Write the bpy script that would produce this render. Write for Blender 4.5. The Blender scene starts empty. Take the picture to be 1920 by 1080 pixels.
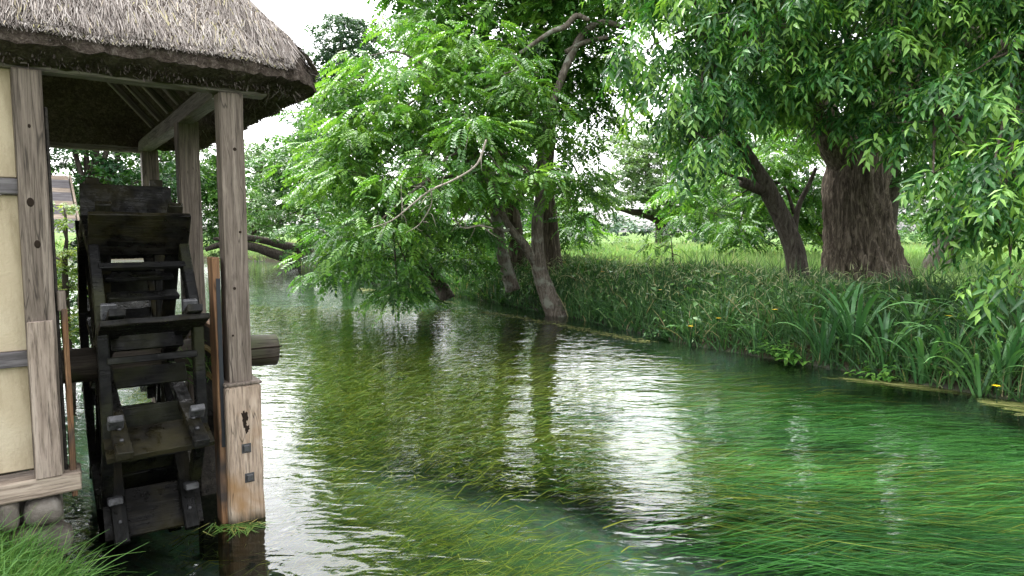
import bpy, bmesh, math, random
import numpy as np
from mathutils import Vector, Matrix

rng = np.random.default_rng(11)
random.seed(11)
SC = bpy.context.scene
COL = SC.collection
PI = math.pi

# ------------------------------------------------------------------ camera
F_PX = 1250.0
CAM_H = 2.0
PITCH = math.atan(105 / F_PX)
cam_d = bpy.data.cameras.new('camera')
cam_d.sensor_width = 36.0
cam_d.lens = 36.0 * F_PX / 1920.0
cam_d.clip_start = 0.05
cam_d.clip_end = 3000
cam = bpy.data.objects.new('camera', cam_d)
COL.objects.link(cam)
cam.location = (0, 0, CAM_H)
cam.rotation_euler = (PI / 2 - PITCH, 0, 0)
SC.camera = cam

# ------------------------------------------------------------------ sky, sun, exposure
SUN_EL, SUN_AZ = math.radians(62), math.radians(-35)      # high, behind the cloud, over the river
w = bpy.data.worlds.new('World')
SC.world = w
w.use_nodes = True
wn, wl = w.node_tree.nodes, w.node_tree.links
wn.clear()
sky = wn.new('ShaderNodeTexSky')
sky.sky_type = 'NISHITA'
sky.sun_disc = False
sky.sun_elevation = SUN_EL
sky.sun_rotation = SUN_AZ
sky.air_density = 1.0
sky.dust_density = 4.0
sky.ozone_density = 1.0
hs = wn.new('ShaderNodeHueSaturation')
hs.inputs['Saturation'].default_value = 0.12             # overcast: the cloud layer is nearly colourless
hs.inputs['Value'].default_value = 1.0
bg = wn.new('ShaderNodeBackground')
bg.inputs['Strength'].default_value = 0.15
wo = wn.new('ShaderNodeOutputWorld')
wl.new(sky.outputs[0], hs.inputs['Color'])
wl.new(hs.outputs[0], bg.inputs['Color'])
wl.new(bg.outputs[0], wo.inputs['Surface'])

sun_d = bpy.data.lights.new('sun', 'SUN')
sun_d.energy = 0.6
sun_d.angle = math.radians(14)
sun_d.color = (1.0, 0.97, 0.92)
sun = bpy.data.objects.new('sun', sun_d)
COL.objects.link(sun)
sdir = Vector((math.sin(SUN_AZ) * math.cos(SUN_EL), math.cos(SUN_AZ) * math.cos(SUN_EL), math.sin(SUN_EL)))
sun.rotation_euler = sdir.to_track_quat('Z', 'Y').to_euler()

vs = SC.view_settings
vs.view_transform = 'Standard'
vs.look = 'None'
vs.exposure = 2.8
vs.gamma = 1.0
vs.use_curve_mapping = False
SC.render.engine = 'CYCLES'
SC.cycles.use_denoising = True
try:
    SC.cycles.denoiser = 'OPENIMAGEDENOISE'
except Exception:
    pass
SC.cycles.max_bounces = 8
SC.cycles.diffuse_bounces = 4
SC.cycles.glossy_bounces = 4
SC.cycles.transparent_max_bounces = 12
SC.cycles.caustics_reflective = False
SC.cycles.caustics_refractive = False

# ------------------------------------------------------------------ picture <-> place
_f = np.array([0, math.cos(PITCH), -math.sin(PITCH)])
_u = np.array([0, math.sin(PITCH), math.cos(PITCH)])
_r = np.array([1.0, 0, 0])
CAMP = np.array([0, 0, CAM_H])


def ray(px, py):
    return _f + (px - 960) / F_PX * _r - (py - 540) / F_PX * _u


def at(px, py, Y):
    d = ray(px, py)
    return CAMP + d * (Y / d[1])


def gp(px, py, z=0.0):
    d = ray(px, py)
    return CAMP + d * ((z - CAM_H) / d[2])


# ------------------------------------------------------------------ object helpers
def mesh_np(name, V, Fc, smooth=False, attr=None):
    V = np.asarray(V, np.float32)
    Fc = np.asarray(Fc, np.int32)
    me = bpy.data.meshes.new(name)
    n, k = Fc.shape
    me.vertices.add(len(V))
    me.vertices.foreach_set('co', V.ravel())
    me.loops.add(n * k)
    me.loops.foreach_set('vertex_index', Fc.ravel())
    me.polygons.add(n)
    me.polygons.foreach_set('loop_start', np.arange(0, n * k, k, dtype=np.int32))
    if smooth:
        me.polygons.foreach_set('use_smooth', np.ones(n, dtype=bool))
    if attr is not None:
        a = me.attributes.new('tint', 'FLOAT', 'POINT')
        a.data.foreach_set('value', np.asarray(attr, np.float32).ravel())
    me.update(calc_edges=True)
    return me


def link(name, me, mat=None, parent=None):
    o = bpy.data.objects.new(name, me)
    COL.objects.link(o)
    if mat is not None and me is not None and not me.materials:
        me.materials.append(mat)
    if parent is not None:
        o.parent = parent
    return o


def empty(name, loc=(0, 0, 0), rz=0.0):
    o = bpy.data.objects.new(name, None)
    COL.objects.link(o)
    o.location = loc
    o.rotation_euler = (0, 0, rz)
    o.empty_display_size = 0.2
    return o


def tag(o, label=None, cat=None, group=None, kind=None):
    if label: o['label'] = label
    if cat: o['category'] = cat
    if group: o['group'] = group
    if kind: o['kind'] = kind
    return o


def box_mesh(name, sx, sy, sz, bevel=0.006, cuts=0, jit=0.0, seed=0):
    bm = bmesh.new()
    bmesh.ops.create_cube(bm, size=1.0)
    for v in bm.verts:
        v.co = Vector((v.co.x * sx, v.co.y * sy, v.co.z * sz))
    if cuts:
        ax = max(range(3), key=lambda i: (sx, sy, sz)[i])
        es = [e for e in bm.edges if abs((e.verts[0].co - e.verts[1].co)[ax]) > 1e-5]
        bmesh.ops.subdivide_edges(bm, edges=es, cuts=cuts, use_grid_fill=False)
    if bevel:
        es = [e for e in bm.edges if len(e.link_faces) == 2 and e.calc_face_angle(0) > 0.5]
        bmesh.ops.bevel(bm, geom=es, offset=min(bevel, 0.3 * min(sx, sy, sz)), segments=1, affect='EDGES')
    if jit:
        r = random.Random(seed)
        for v in bm.verts:
            v.co += Vector((r.uniform(-jit, jit), r.uniform(-jit, jit), r.uniform(-jit, jit)))
    me = bpy.data.meshes.new(name)
    bm.to_mesh(me)
    bm.free()
    return me


def box(name, size, loc, mat, parent=None, rot=(0, 0, 0), bevel=0.006, cuts=0, jit=0.0, me=None):
    if me is None:
        me = box_mesh(name, *size, bevel=bevel, cuts=cuts, jit=jit, seed=random.randint(0, 9999))
    o = link(name, me, mat, parent)
    o.location = loc
    o.rotation_euler = rot
    return o


def catmull(pts, rad, sub=6):
    P = np.array(pts, float)
    R = np.array(rad, float)
    n = len(P)
    if n < 3:
        sub_t = np.linspace(0, 1, sub + 1)[:, None]
        return P[0] + (P[1] - P[0]) * sub_t, (R[0] + (R[1] - R[0]) * sub_t[:, 0])
    Q = np.vstack([2 * P[0] - P[1], P, 2 * P[-1] - P[-2]])
    out, ro = [], []
    for i in range(n - 1):
        p0, p1, p2, p3 = Q[i], Q[i + 1], Q[i + 2], Q[i + 3]
        for t in np.linspace(0, 1, sub, endpoint=False):
            out.append(0.5 * ((2 * p1) + (-p0 + p2) * t + (2 * p0 - 5 * p1 + 4 * p2 - p3) * t * t + (-p0 + 3 * p1 - 3 * p2 + p3) * t ** 3))
            ro.append(R[i] + (R[i + 1] - R[i]) * t)
    out.append(P[-1]); ro.append(R[-1])
    return np.array(out), np.array(ro)


def tube(pts, rad, seg=8, sub=5, rough=0.0, furrow=None, cap=True):
    """tapered tube as (V, quads); furrow=(count, depth, twist) carves ridges"""
    P, R = catmull(pts, rad, sub)
    n = len(P)
    T = np.gradient(P, axis=0)
    T /= np.linalg.norm(T, axis=1)[:, None] + 1e-9
    ref = np.array([0.31, 0.95, 0.05]) if abs(T[0][2]) > 0.5 else np.array([0.05, 0.1, 1.0])
    A = np.cross(T, ref); A /= np.linalg.norm(A, axis=1)[:, None] + 1e-9
    B = np.cross(T, A)
    th = np.linspace(0, 2 * PI, seg, endpoint=False)
    rr = R[:, None] * np.ones((1, seg))
    if rough:
        rr = rr * (1 + rough * (rng.random((n, seg)) - 0.5))
    if furrow:
        k, dep, tw = furrow
        L = np.concatenate([[0], np.cumsum(np.linalg.norm(np.diff(P, axis=0), axis=1))])[:, None]
        ph = th[None, :] + tw * L
        rid = 0.5 * np.sin(k * ph + 1.3 * np.sin(3 * ph + L * 2.1) + 0.8 * np.sin(L * 5)) + 0.3 * np.sin(2.3 * k * ph + L * 3.7 + 2 * np.sin(5 * ph)) + 0.35 * np.sin(4 * ph + L)
        rr = rr * (1 + dep * rid)
    V = P[:, None, :] + rr[..., None] * (np.cos(th)[None, :, None] * A[:, None, :] + np.sin(th)[None, :, None] * B[:, None, :])
    V = V.reshape(-1, 3)
    i = np.arange(n - 1)[:, None] * seg
    j = np.arange(seg)[None, :]
    j2 = (j + 1) % seg
    Fq = np.stack([i + j, i + j2, i + seg + j2, i + seg + j], -1).reshape(-1, 4)
    if cap:
        c = len(V)
        V = np.vstack([V, P[-1][None, :] + T[-1] * R[-1] * 0.2, P[0][None, :]])
        l = (n - 1) * seg
        caps = [[l + a, l + (a + 1) % seg, c, c] for a in range(seg)]
        caps += [[(a + 1) % seg, a, c + 1, c + 1] for a in range(seg)]
        # collapse to proper quads is not possible: use thin quads through the centre
        Fq = np.vstack([Fq, np.array([[l + a, l + (a + 1) % seg, l + (a + 2) % seg, c] for a in range(0, seg, 2)]),
                        np.array([[(a + 2) % seg, (a + 1) % seg, a, c + 1] for a in range(0, seg, 2)])])
    return V, Fq


def merge(parts):
    Vs, Fs, off = [], [], 0
    for V, Fc in parts:
        Vs.append(V); Fs.append(Fc + off); off += len(V)
    return np.vstack(Vs), np.vstack(Fs)


# ------------------------------------------------------------------ materials
def new_mat(name):
    m = bpy.data.materials.new(name)
    m.use_nodes = True
    nt = m.node_tree
    nt.nodes.clear()
    out = nt.nodes.new('ShaderNodeOutputMaterial')
    return m, nt, out


def nd(nt, typ, **kw):
    n = nt.nodes.new(typ)
    for k, v in kw.items():
        if k in n.inputs:
            n.inputs[k].default_value = v
        else:
            setattr(n, k, v)
    return n


def ramp(nt, fac, stops):
    r = nt.nodes.new('ShaderNodeValToRGB')
    e = r.color_ramp.elements
    while len(e) > 1:
        e.remove(e[-1])
    e[0].position, e[0].color = stops[0][0], (*stops[0][1], 1)
    for p, c in stops[1:]:
        x = e.new(p); x.color = (*c, 1)
    nt.links.new(fac, r.inputs['Fac'])
    return r.outputs['Color']


def coords(nt, scale=(1, 1, 1), obj=True):
    tc = nt.nodes.new('ShaderNodeTexCoord')
    mp = nt.nodes.new('ShaderNodeMapping')
    mp.inputs['Scale'].default_value = scale
    if obj:
        oi = nt.nodes.new('ShaderNodeObjectInfo')
        ad = nd(nt, 'ShaderNodeVectorMath', operation='ADD')
        ml = nd(nt, 'ShaderNodeMath', operation='MULTIPLY'); ml.inputs[1].default_value = 37.0
        nt.links.new(oi.outputs['Random'], ml.inputs[0])
        nt.links.new(tc.outputs['Object'], ad.inputs[0])
        nt.links.new(ml.outputs[0], ad.inputs[1])
        nt.links.new(ad.outputs[0], mp.inputs['Vector'])
    else:
        nt.links.new(tc.outputs['Object'], mp.inputs['Vector'])
    return mp.outputs['Vector']


def noise(nt, vec, scale, detail=5, rough=0.6, dist=0.0):
    n = nd(nt, 'ShaderNodeTexNoise')
    n.inputs['Scale'].default_value = scale
    n.inputs['Detail'].default_value = detail
    n.inputs['Roughness'].default_value = rough
    n.inputs['Distortion'].default_value = dist
    nt.links.new(vec, n.inputs['Vector'])
    return n.outputs['Fac']


def bump(nt, h, strength=0.5, dist=0.01):
    b = nd(nt, 'ShaderNodeBump')
    b.inputs['Strength'].default_value = strength
    b.inputs['Distance'].default_value = dist
    nt.links.new(h, b.inputs['Height'])
    return b.outputs['Normal']


def mixc(nt, fac, a, b, mode='MIX'):
    m = nt.nodes.new('ShaderNodeMix')
    m.data_type = 'RGBA'
    m.blend_type = mode
    for i, v in ((0, fac), (6, a), (7, b)):
        if hasattr(v, 'links') or hasattr(v, 'is_linked'):
            nt.links.new(v, m.inputs[i])
        else:
            m.inputs[i].default_value = v if i == 0 else (*v, 1)
    return m.outputs[2]


def math_n(nt, op, a, b=None, clamp=False):
    m = nd(nt, 'ShaderNodeMath', operation=op)
    m.use_clamp = clamp
    for i, v in ((0, a), (1, b)):
        if v is None:
            continue
        if hasattr(v, 'is_linked'):
            nt.links.new(v, m.inputs[i])
        else:
            m.inputs[i].default_value = v
    return m.outputs[0]


def principled(nt, out, col, rough=0.8, normal=None, spec=0.3, sheen=None):
    p = nt.nodes.new('ShaderNodeBsdfPrincipled')
    for k, v in (('Base Color', col), ('Roughness', rough), ('Specular IOR Level', spec)):
        if hasattr(v, 'is_linked'):
            nt.links.new(v, p.inputs[k])
        else:
            p.inputs[k].default_value = (*v, 1) if k == 'Base Color' else v
    if normal is not None:
        nt.links.new(normal, p.inputs['Normal'])
    nt.links.new(p.outputs[0], out.inputs['Surface'])
    return p


def leaf_mat(name, dark, mid, light, transl=0.35, rough=0.42, spec=0.4):
    m, nt, out = new_mat(name)
    at_ = nd(nt, 'ShaderNodeAttribute', attribute_name='tint')
    gi = nd(nt, 'ShaderNodeNewGeometry')
    rnd = math_n(nt, 'MULTIPLY_ADD', gi.outputs['Random Per Island'], 0.3)
    nt.nodes[-1].inputs[2].default_value = -0.15
    f = math_n(nt, 'ADD', at_.outputs['Fac'], rnd, clamp=True)
    c = ramp(nt, f, [(0.0, dark), (0.5, mid), (1.0, light)])
    p = nt.nodes.new('ShaderNodeBsdfPrincipled')
    nt.links.new(c, p.inputs['Base Color'])
    p.inputs['Roughness'].default_value = rough
    p.inputs['Specular IOR Level'].default_value = spec
    t = nt.nodes.new('ShaderNodeBsdfTranslucent')
    tcol = mixc(nt, 1.0, c, (1.0, 1.0, 0.45), 'MULTIPLY')
    nt.links.new(tcol, t.inputs['Color'])
    mx = nt.nodes.new('ShaderNodeMixShader')
    mx.inputs[0].default_value = transl
    nt.links.new(p.outputs[0], mx.inputs[1])
    nt.links.new(t.outputs[0], mx.inputs[2])
    nt.links.new(mx.outputs[0], out.inputs['Surface'])
    return m


def wood_mat(name, c0, c1, c2, scale=(30, 30, 1.6), rough=0.75, spec=0.25, stain=None, bstr=0.5, tide=None):
    """grain stretched along the object's axis with the smallest scale"""
    m, nt, out = new_mat(name)
    v = coords(nt, scale)
    v2 = coords(nt, (2.2, 2.2, 2.2))
    g = noise(nt, v, 1.0, 8, 0.65, 0.6)
    g2 = noise(nt, v, 3.1, 4, 0.7, 0.2)
    big = noise(nt, v2, 1.0, 4, 0.55, 0.3)
    c = ramp(nt, g, [(0.25, c0), (0.5, c1), (0.75, c2)])
    k = ramp(nt, g2, [(0.35, (0.35, 0.33, 0.32)), (0.52, (1, 1, 1))])
    c = mixc(nt, 0.75, c, k, 'MULTIPLY')
    if stain:
        s = ramp(nt, big, [(0.48, (0, 0, 0)), (0.64, (1, 1, 1))])
        c = mixc(nt, s, c, stain)
    crk = noise(nt, v, 0.55, 2, 0.4, 0.9)      # long drying splits
    cm = ramp(nt, crk, [(0.485, (1, 1, 1)), (0.498, (0.12, 0.11, 0.10)), (0.512, (1, 1, 1))])
    c = mixc(nt, 0.8, c, cm, 'MULTIPLY')
    if tide is not None:                       # timber soaked and slimy up to a wavering line
        tc = nd(nt, 'ShaderNodeTexCoord'); sz = nd(nt, 'ShaderNodeSeparateXYZ')
        nt.links.new(tc.outputs['Object'], sz.inputs[0])
        lv = math_n(nt, 'SUBTRACT', math_n(nt, 'MULTIPLY_ADD', g, 0.22), sz.outputs['Z'])
        lv.node.inputs[0].links[0].from_node.inputs[2].default_value = tide - 0.11
        c = mixc(nt, ramp(nt, math_n(nt, 'MULTIPLY', lv, 7.0, clamp=True), [(0.0, (0, 0, 0)), (0.6, (0.9, 0.9, 0.9))]), c, (0.022, 0.02, 0.010))
    h = math_n(nt, 'ADD', g, g2)
    if name.startswith('wet'):
        rough = ramp(nt, noise(nt, v2, 5.0, 5, 0.7), [(0.42, (0.75, 0.75, 0.75)), (0.62, (0.16, 0.16, 0.16))])
    principled(nt, out, c, rough, bump(nt, h, bstr, 0.006), spec)
    return m


def bark_mat(name, c0, c1, c2, sc=(9, 9, 2.2), bstr=0.9, lichen=None):
    m, nt, out = new_mat(name)
    v = coords(nt, sc)
    g = noise(nt, v, 1.0, 8, 0.7, 0.8)
    v3 = coords(nt, (1, 1, 1))
    g3 = noise(nt, v3, 3.0, 5, 0.6)
    c = ramp(nt, g, [(0.32, c0), (0.5, c1), (0.7, c2)])
    if lichen:
        c = mixc(nt, ramp(nt, g3, [(0.52, (0, 0, 0)), (0.62, (0.8, 0.8, 0.8))]), c, lichen)
    principled(nt, out, c, 0.9, bump(nt, g, bstr, 0.03), 0.15)
    return m


M = {}
M['post'] = wood_mat('weathered_post_wood', (0.05, 0.039, 0.031), (0.145, 0.116, 0.094), (0.265, 0.222, 0.185), (26, 26, 1.5))
M['post_pale'] = wood_mat('bleached_post_wood', (0.17, 0.12, 0.085), (0.36, 0.28, 0.215), (0.56, 0.47, 0.38), (22, 22, 1.8), stain=(0.25, 0.15, 0.075), tide=-0.045)
M['scarf'] = wood_mat('bleached_board_wood', (0.12, 0.09, 0.07), (0.27, 0.215, 0.175), (0.42, 0.35, 0.295), (22, 22, 1.8))
M['beam'] = wood_mat('weathered_beam_wood', (0.06, 0.05, 0.042), (0.14, 0.12, 0.105), (0.25, 0.22, 0.195), (1.5, 26, 26))
M['beam_y'] = wood_mat('weathered_side_beam_wood', (0.06, 0.05, 0.042), (0.13, 0.115, 0.10), (0.24, 0.21, 0.185), (26, 1.5, 26))
M['batten'] = wood_mat('grey_batten_wood', (0.045, 0.04, 0.04), (0.11, 0.10, 0.105), (0.22, 0.205, 0.21), (1.6, 24, 24))
M['sill'] = wood_mat('pale_sill_wood', (0.13, 0.10, 0.075), (0.29, 0.23, 0.18), (0.46, 0.385, 0.31), (1.8, 24, 24))
M['rust_board'] = wood_mat('rust_stained_board', (0.06, 0.035, 0.022), (0.19, 0.10, 0.05), (0.36, 0.22, 0.12), (22, 22, 1.4), stain=(0.05, 0.04, 0.035))
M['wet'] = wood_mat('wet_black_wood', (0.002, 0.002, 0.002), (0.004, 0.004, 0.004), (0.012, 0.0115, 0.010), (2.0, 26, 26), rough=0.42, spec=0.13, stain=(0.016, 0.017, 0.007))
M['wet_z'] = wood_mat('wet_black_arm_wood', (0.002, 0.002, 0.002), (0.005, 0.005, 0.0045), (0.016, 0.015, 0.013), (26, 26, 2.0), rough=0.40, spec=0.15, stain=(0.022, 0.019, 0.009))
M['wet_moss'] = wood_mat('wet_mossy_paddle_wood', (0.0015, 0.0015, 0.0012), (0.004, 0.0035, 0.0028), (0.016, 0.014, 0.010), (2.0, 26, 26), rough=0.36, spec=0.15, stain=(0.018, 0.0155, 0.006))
M['wet_grey'] = wood_mat('wet_grey_end_wood', (0.02, 0.02, 0.021), (0.05, 0.05, 0.053), (0.11, 0.11, 0.118), (12, 12, 12), rough=0.35, spec=0.5)
M['log'] = wood_mat('dark_log_wood', (0.016, 0.013, 0.01), (0.048, 0.039, 0.03), (0.11, 0.092, 0.07), (1.6, 20, 20), stain=(0.05, 0.055, 0.025))
M['dark_panel'] = wood_mat('tarred_panel_wood', (0.012, 0.01, 0.009), (0.03, 0.026, 0.022), (0.07, 0.06, 0.05), (24, 2, 24))
M['moss_edge'] = wood_mat('ochre_edge_wood', (0.12, 0.09, 0.03), (0.28, 0.21, 0.07), (0.42, 0.33, 0.13), (20, 2, 20))


def m_plaster():
    m, nt, out = new_mat('cream_plaster')
    v = coords(nt, (1, 1, 1))
    a = noise(nt, v, 2.0, 6, 0.6)
    b = noise(nt, v, 60.0, 4, 0.6)
    c = ramp(nt, a, [(0.3, (0.36, 0.295, 0.20)), (0.55, (0.43, 0.36, 0.255)), (0.75, (0.48, 0.415, 0.31))])
    vk = coords(nt, (3, 3, 22))
    k = noise(nt, vk, 2.0, 5, 0.7, 0.5)
    c = mixc(nt, ramp(nt, k, [(0.66, (0, 0, 0)), (0.72, (0.5, 0.5, 0.5))]), c, (0.22, 0.16, 0.10))
    vs_ = coords(nt, (5, 5, 0.9), False)
    st = noise(nt, vs_, 1.6, 6, 0.65, 0.3)
    c = mixc(nt, ramp(nt, st, [(0.44, (0, 0, 0)), (0.66, (0.7, 0.7, 0.7))]), c, (0.20, 0.155, 0.09))
    fl = noise(nt, v, 11.0, 5, 0.7)
    c = mixc(nt, ramp(nt, fl, [(0.62, (0, 0, 0)), (0.70, (0.4, 0.4, 0.4))]), c, (0.50, 0.43, 0.32))
    principled(nt, out, c, 0.95, bump(nt, b, 0.6, 0.006), 0.1)
    return m


def m_thatch(name, cols):
    m, nt, out = new_mat(name)
    v = coords(nt, (1, 1, 1), False)
    a = noise(nt, v, 2.4, 6, 0.65)
    b = noise(nt, v, 30.0, 6, 0.75, 0.8)
    c = ramp(nt, b, [(0.3, cols[0]), (0.5, cols[1]), (0.7, cols[2])])
    k = ramp(nt, a, [(0.35, (0.5, 0.46, 0.42)), (0.6, (1, 1, 1))])
    c = mixc(nt, 0.8, c, k, 'MULTIPLY')
    principled(nt, out, c, 0.95, bump(nt, b, 1.0, 0.03), 0.1)
    return m


def m_strand(name, stops, rough=0.9, spec=0.1, transl=0.0):
    m, nt, out = new_mat(name)
    at_ = nd(nt, 'ShaderNodeAttribute', attribute_name='tint')
    c = ramp(nt, at_.outputs['Fac'], stops)
    if transl:
        p = nt.nodes.new('ShaderNodeBsdfPrincipled')
        nt.links.new(c, p.inputs['Base Color'])
        p.inputs['Roughness'].default_value = rough
        p.inputs['Specular IOR Level'].default_value = spec
        t = nt.nodes.new('ShaderNodeBsdfTranslucent')
        nt.links.new(mixc(nt, 1.0, c, (1.0, 1.0, 0.5), 'MULTIPLY'), t.inputs['Color'])
        mx = nt.nodes.new('ShaderNodeMixShader'); mx.inputs[0].default_value = transl
        nt.links.new(p.outputs[0], mx.inputs[1]); nt.links.new(t.outputs[0], mx.inputs[2])
        nt.links.new(mx.outputs[0], out.inputs['Surface'])
    else:
        principled(nt, out, c, rough, None, spec)
    return m


def m_stone():
    m, nt, out = new_mat('mossy_field_stone')
    v = coords(nt, (1, 1, 1))
    a = noise(nt, v, 7.0, 8, 0.7, 0.4)
    b = noise(nt, v, 3.0, 4, 0.6)
    c = ramp(nt, a, [(0.3, (0.05, 0.042, 0.034)), (0.5, (0.12, 0.105, 0.088)), (0.72, (0.22, 0.20, 0.175))])
    c = mixc(nt, ramp(nt, b, [(0.5, (0, 0, 0)), (0.6, (0.7, 0.7, 0.7))]), c, (0.13, 0.11, 0.06))
    principled(nt, out, c, 0.9, bump(nt, a, 0.8, 0.02), 0.2)
    return m


def m_ground():
    m, nt, out = new_mat('earth_and_grass')
    v = coords(nt, (1, 1, 1), False)
    a = noise(nt, v, 0.35, 6, 0.6)
    b = noise(nt, v, 9.0, 6, 0.7)
    land = ramp(nt, b, [(0.3, (0.035, 0.05, 0.014)), (0.55, (0.085, 0.15, 0.035)), (0.8, (0.16, 0.24, 0.06))])
    # river bed: grey-blue gravel and sand
    vb = nd(nt, 'ShaderNodeTexVoronoi'); vb.inputs['Scale'].default_value = 16.0
    nt.links.new(v, vb.inputs['Vector'])
    g = mixc(nt, 0.5, vb.outputs['Color'], (0.5, 0.5, 0.5))
    g = mixc(nt, 0.93, g, ramp(nt, b, [(0.3, (0.018, 0.025, 0.025)), (0.7, (0.058, 0.072, 0.072))]))
    g = mixc(nt, ramp(nt, a, [(0.42, (0, 0, 0)), (0.58, (0.85, 0.85, 0.85))]), g, (0.03, 0.048, 0.018))
    geo = nd(nt, 'ShaderNodeNewGeometry')
    sx = nd(nt, 'ShaderNodeSeparateXYZ')
    nt.links.new(geo.outputs['Position'], sx.inputs[0])
    f = math_n(nt, 'MULTIPLY_ADD', sx.outputs['Z'], 6.0, clamp=True)
    nt.nodes[-1].inputs[2].default_value = 0.5
    mud = mixc(nt, f, g, (0.03, 0.026, 0.014))
    f2 = math_n(nt, 'MULTIPLY_ADD', sx.outputs['Z'], 3.0, clamp=True)
    nt.nodes[-1].inputs[2].default_value = -0.6
    c = mixc(nt, f2, mud, land)
    principled(nt, out, c, 0.95, bump(nt, b, 0.6, 0.05), 0.1)
    return m


def m_water():
    m, nt, out = new_mat('clear_river_water')
    tc = nd(nt, 'ShaderNodeTexCoord')
    # ripples lie across the current, which runs from far left to near right
    mp = nd(nt, 'ShaderNodeMapping')
    mp.inputs['Rotation'].default_value = (0, 0, math.radians(22))
    mp.inputs['Scale'].default_value = (0.9, 2.2, 1.0)
    nt.links.new(tc.outputs['Object'], mp.inputs['Vector'])
    a = noise(nt, mp.outputs[0], 1.0, 1, 0.4, 0.6)
    b = noise(nt, mp.outputs[0], 3.2, 1, 0.45, 1.0)
    c = noise(nt, mp.outputs[0], 8.5, 1, 0.4, 0.6)
    h = math_n(nt, 'ADD', math_n(nt, 'MULTIPLY', a, 0.9), math_n(nt, 'ADD', math_n(nt, 'MULTIPLY', b, 0.55), math_n(nt, 'MULTIPLY', c, 0.14)))
    nrm = bump(nt, h, 1.0, 0.0145)
    fr = nd(nt, 'ShaderNodeFresnel'); fr.inputs['IOR'].default_value = 1.333
    nt.links.new(nrm, fr.inputs['Normal'])
    tr = nd(nt, 'ShaderNodeBsdfTransparent')
    tr.inputs['Color'].default_value = (0.66, 0.82, 0.67, 1)
    gl = nd(nt, 'ShaderNodeBsdfGlossy')
    gl.inputs['Roughness'].default_value = 0.004
    gl.inputs['Color'].default_value = (1, 1, 1, 1)
    nt.links.new(nrm, gl.inputs['Normal'])
    mx = nd(nt, 'ShaderNodeMixShader')
    nt.links.new(fr.outputs[0], mx.inputs[0])
    nt.links.new(tr.outputs[0], mx.inputs[1])
    nt.links.new(gl.outputs[0], mx.inputs[2])
    nt.links.new(mx.outputs[0], out.inputs['Surface'])
    return m


def flat(name, col, rough=0.6, spec=0.3):
    m, nt, out = new_mat(name)
    v = coords(nt, (1, 1, 1))
    n = noise(nt, v, 25, 4)
    c = mixc(nt, n, tuple(x * 0.65 for x in col), tuple(min(1, x * 1.25) for x in col))
    principled(nt, out, c, rough, None, spec)
    return m


M['plaster'] = m_plaster()
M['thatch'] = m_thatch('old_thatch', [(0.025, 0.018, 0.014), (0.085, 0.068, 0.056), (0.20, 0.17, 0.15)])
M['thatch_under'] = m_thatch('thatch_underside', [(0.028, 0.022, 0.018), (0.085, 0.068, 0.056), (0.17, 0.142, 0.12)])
M['straw'] = m_strand('grey_straw', [(0.0, (0.03, 0.022, 0.018)), (0.42, (0.165, 0.14, 0.125)), (0.85, (0.38, 0.345, 0.32)), (0.98, (0.38, 0.31, 0.22)), (1.0, (0.30, 0.27, 0.14))])
M['stone'] = m_stone()
M['ground'] = m_ground()
M['water'] = m_water()
M['iron'] = flat('dark_iron', (0.03, 0.03, 0.032), 0.45, 0.6)
M['black_paint'] = flat('peeling_black_paint', (0.015, 0.018, 0.022), 0.6, 0.3)
M['cut'] = flat('sawn_log_end', (0.075, 0.06, 0.045), 0.9, 0.1)
M['yellow'] = flat('yellow_petal', (0.75, 0.48, 0.01), 0.5, 0.2)
M['char'] = flat('rotten_black_wood', (0.02, 0.014, 0.01), 0.9, 0.1)

M['leaf_walnut'] = leaf_mat('walnut_leaf', (0.022, 0.075, 0.016), (0.07, 0.195, 0.034), (0.18, 0.35, 0.06), 0.42)
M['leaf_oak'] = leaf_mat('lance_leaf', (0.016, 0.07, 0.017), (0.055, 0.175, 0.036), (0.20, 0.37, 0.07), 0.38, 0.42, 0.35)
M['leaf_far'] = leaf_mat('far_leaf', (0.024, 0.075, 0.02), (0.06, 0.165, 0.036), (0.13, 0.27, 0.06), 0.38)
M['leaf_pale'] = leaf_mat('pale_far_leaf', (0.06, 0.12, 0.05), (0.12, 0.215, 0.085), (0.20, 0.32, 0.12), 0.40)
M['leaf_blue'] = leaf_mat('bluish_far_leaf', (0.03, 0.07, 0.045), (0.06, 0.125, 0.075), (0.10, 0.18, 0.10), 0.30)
M['leaf_maple'] = leaf_mat('maple_leaf', (0.05, 0.11, 0.02), (0.14, 0.24, 0.04), (0.32, 0.38, 0.10), 0.40)
M['leaf_ivy'] = leaf_mat('ivy_leaf', (0.012, 0.05, 0.015), (0.03, 0.105, 0.025), (0.08, 0.18, 0.035), 0.3)
M['grass_bank'] = m_strand('bank_grass_blade', [(0.0, (0.015, 0.045, 0.014)), (0.4, (0.035, 0.10, 0.03)), (0.75, (0.075, 0.17, 0.05)), (0.93, (0.14, 0.22, 0.08)), (1.0, (0.30, 0.27, 0.15))], 0.5, 0.35, 0.3)
M['grass_near'] = m_strand('fresh_grass_blade', [(0.0, (0.05, 0.14, 0.03)), (0.5, (0.12, 0.27, 0.06)), (0.9, (0.22, 0.40, 0.10)), (1.0, (0.36, 0.42, 0.18))], 0.5, 0.35, 0.35)
M['grass_field'] = m_strand('meadow_grass_blade', [(0.0, (0.085, 0.19, 0.055)), (0.5, (0.16, 0.29, 0.10)), (0.85, (0.25, 0.36, 0.16)), (1.0, (0.40, 0.37, 0.24))], 0.7, 0.2, 0.4)
M['iris'] = m_strand('iris_leaf_blade', [(0.0, (0.018, 0.065, 0.024)), (0.5, (0.06, 0.175, 0.055)), (1.0, (0.15, 0.32, 0.10))], 0.40, 0.45, 0.28)
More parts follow.
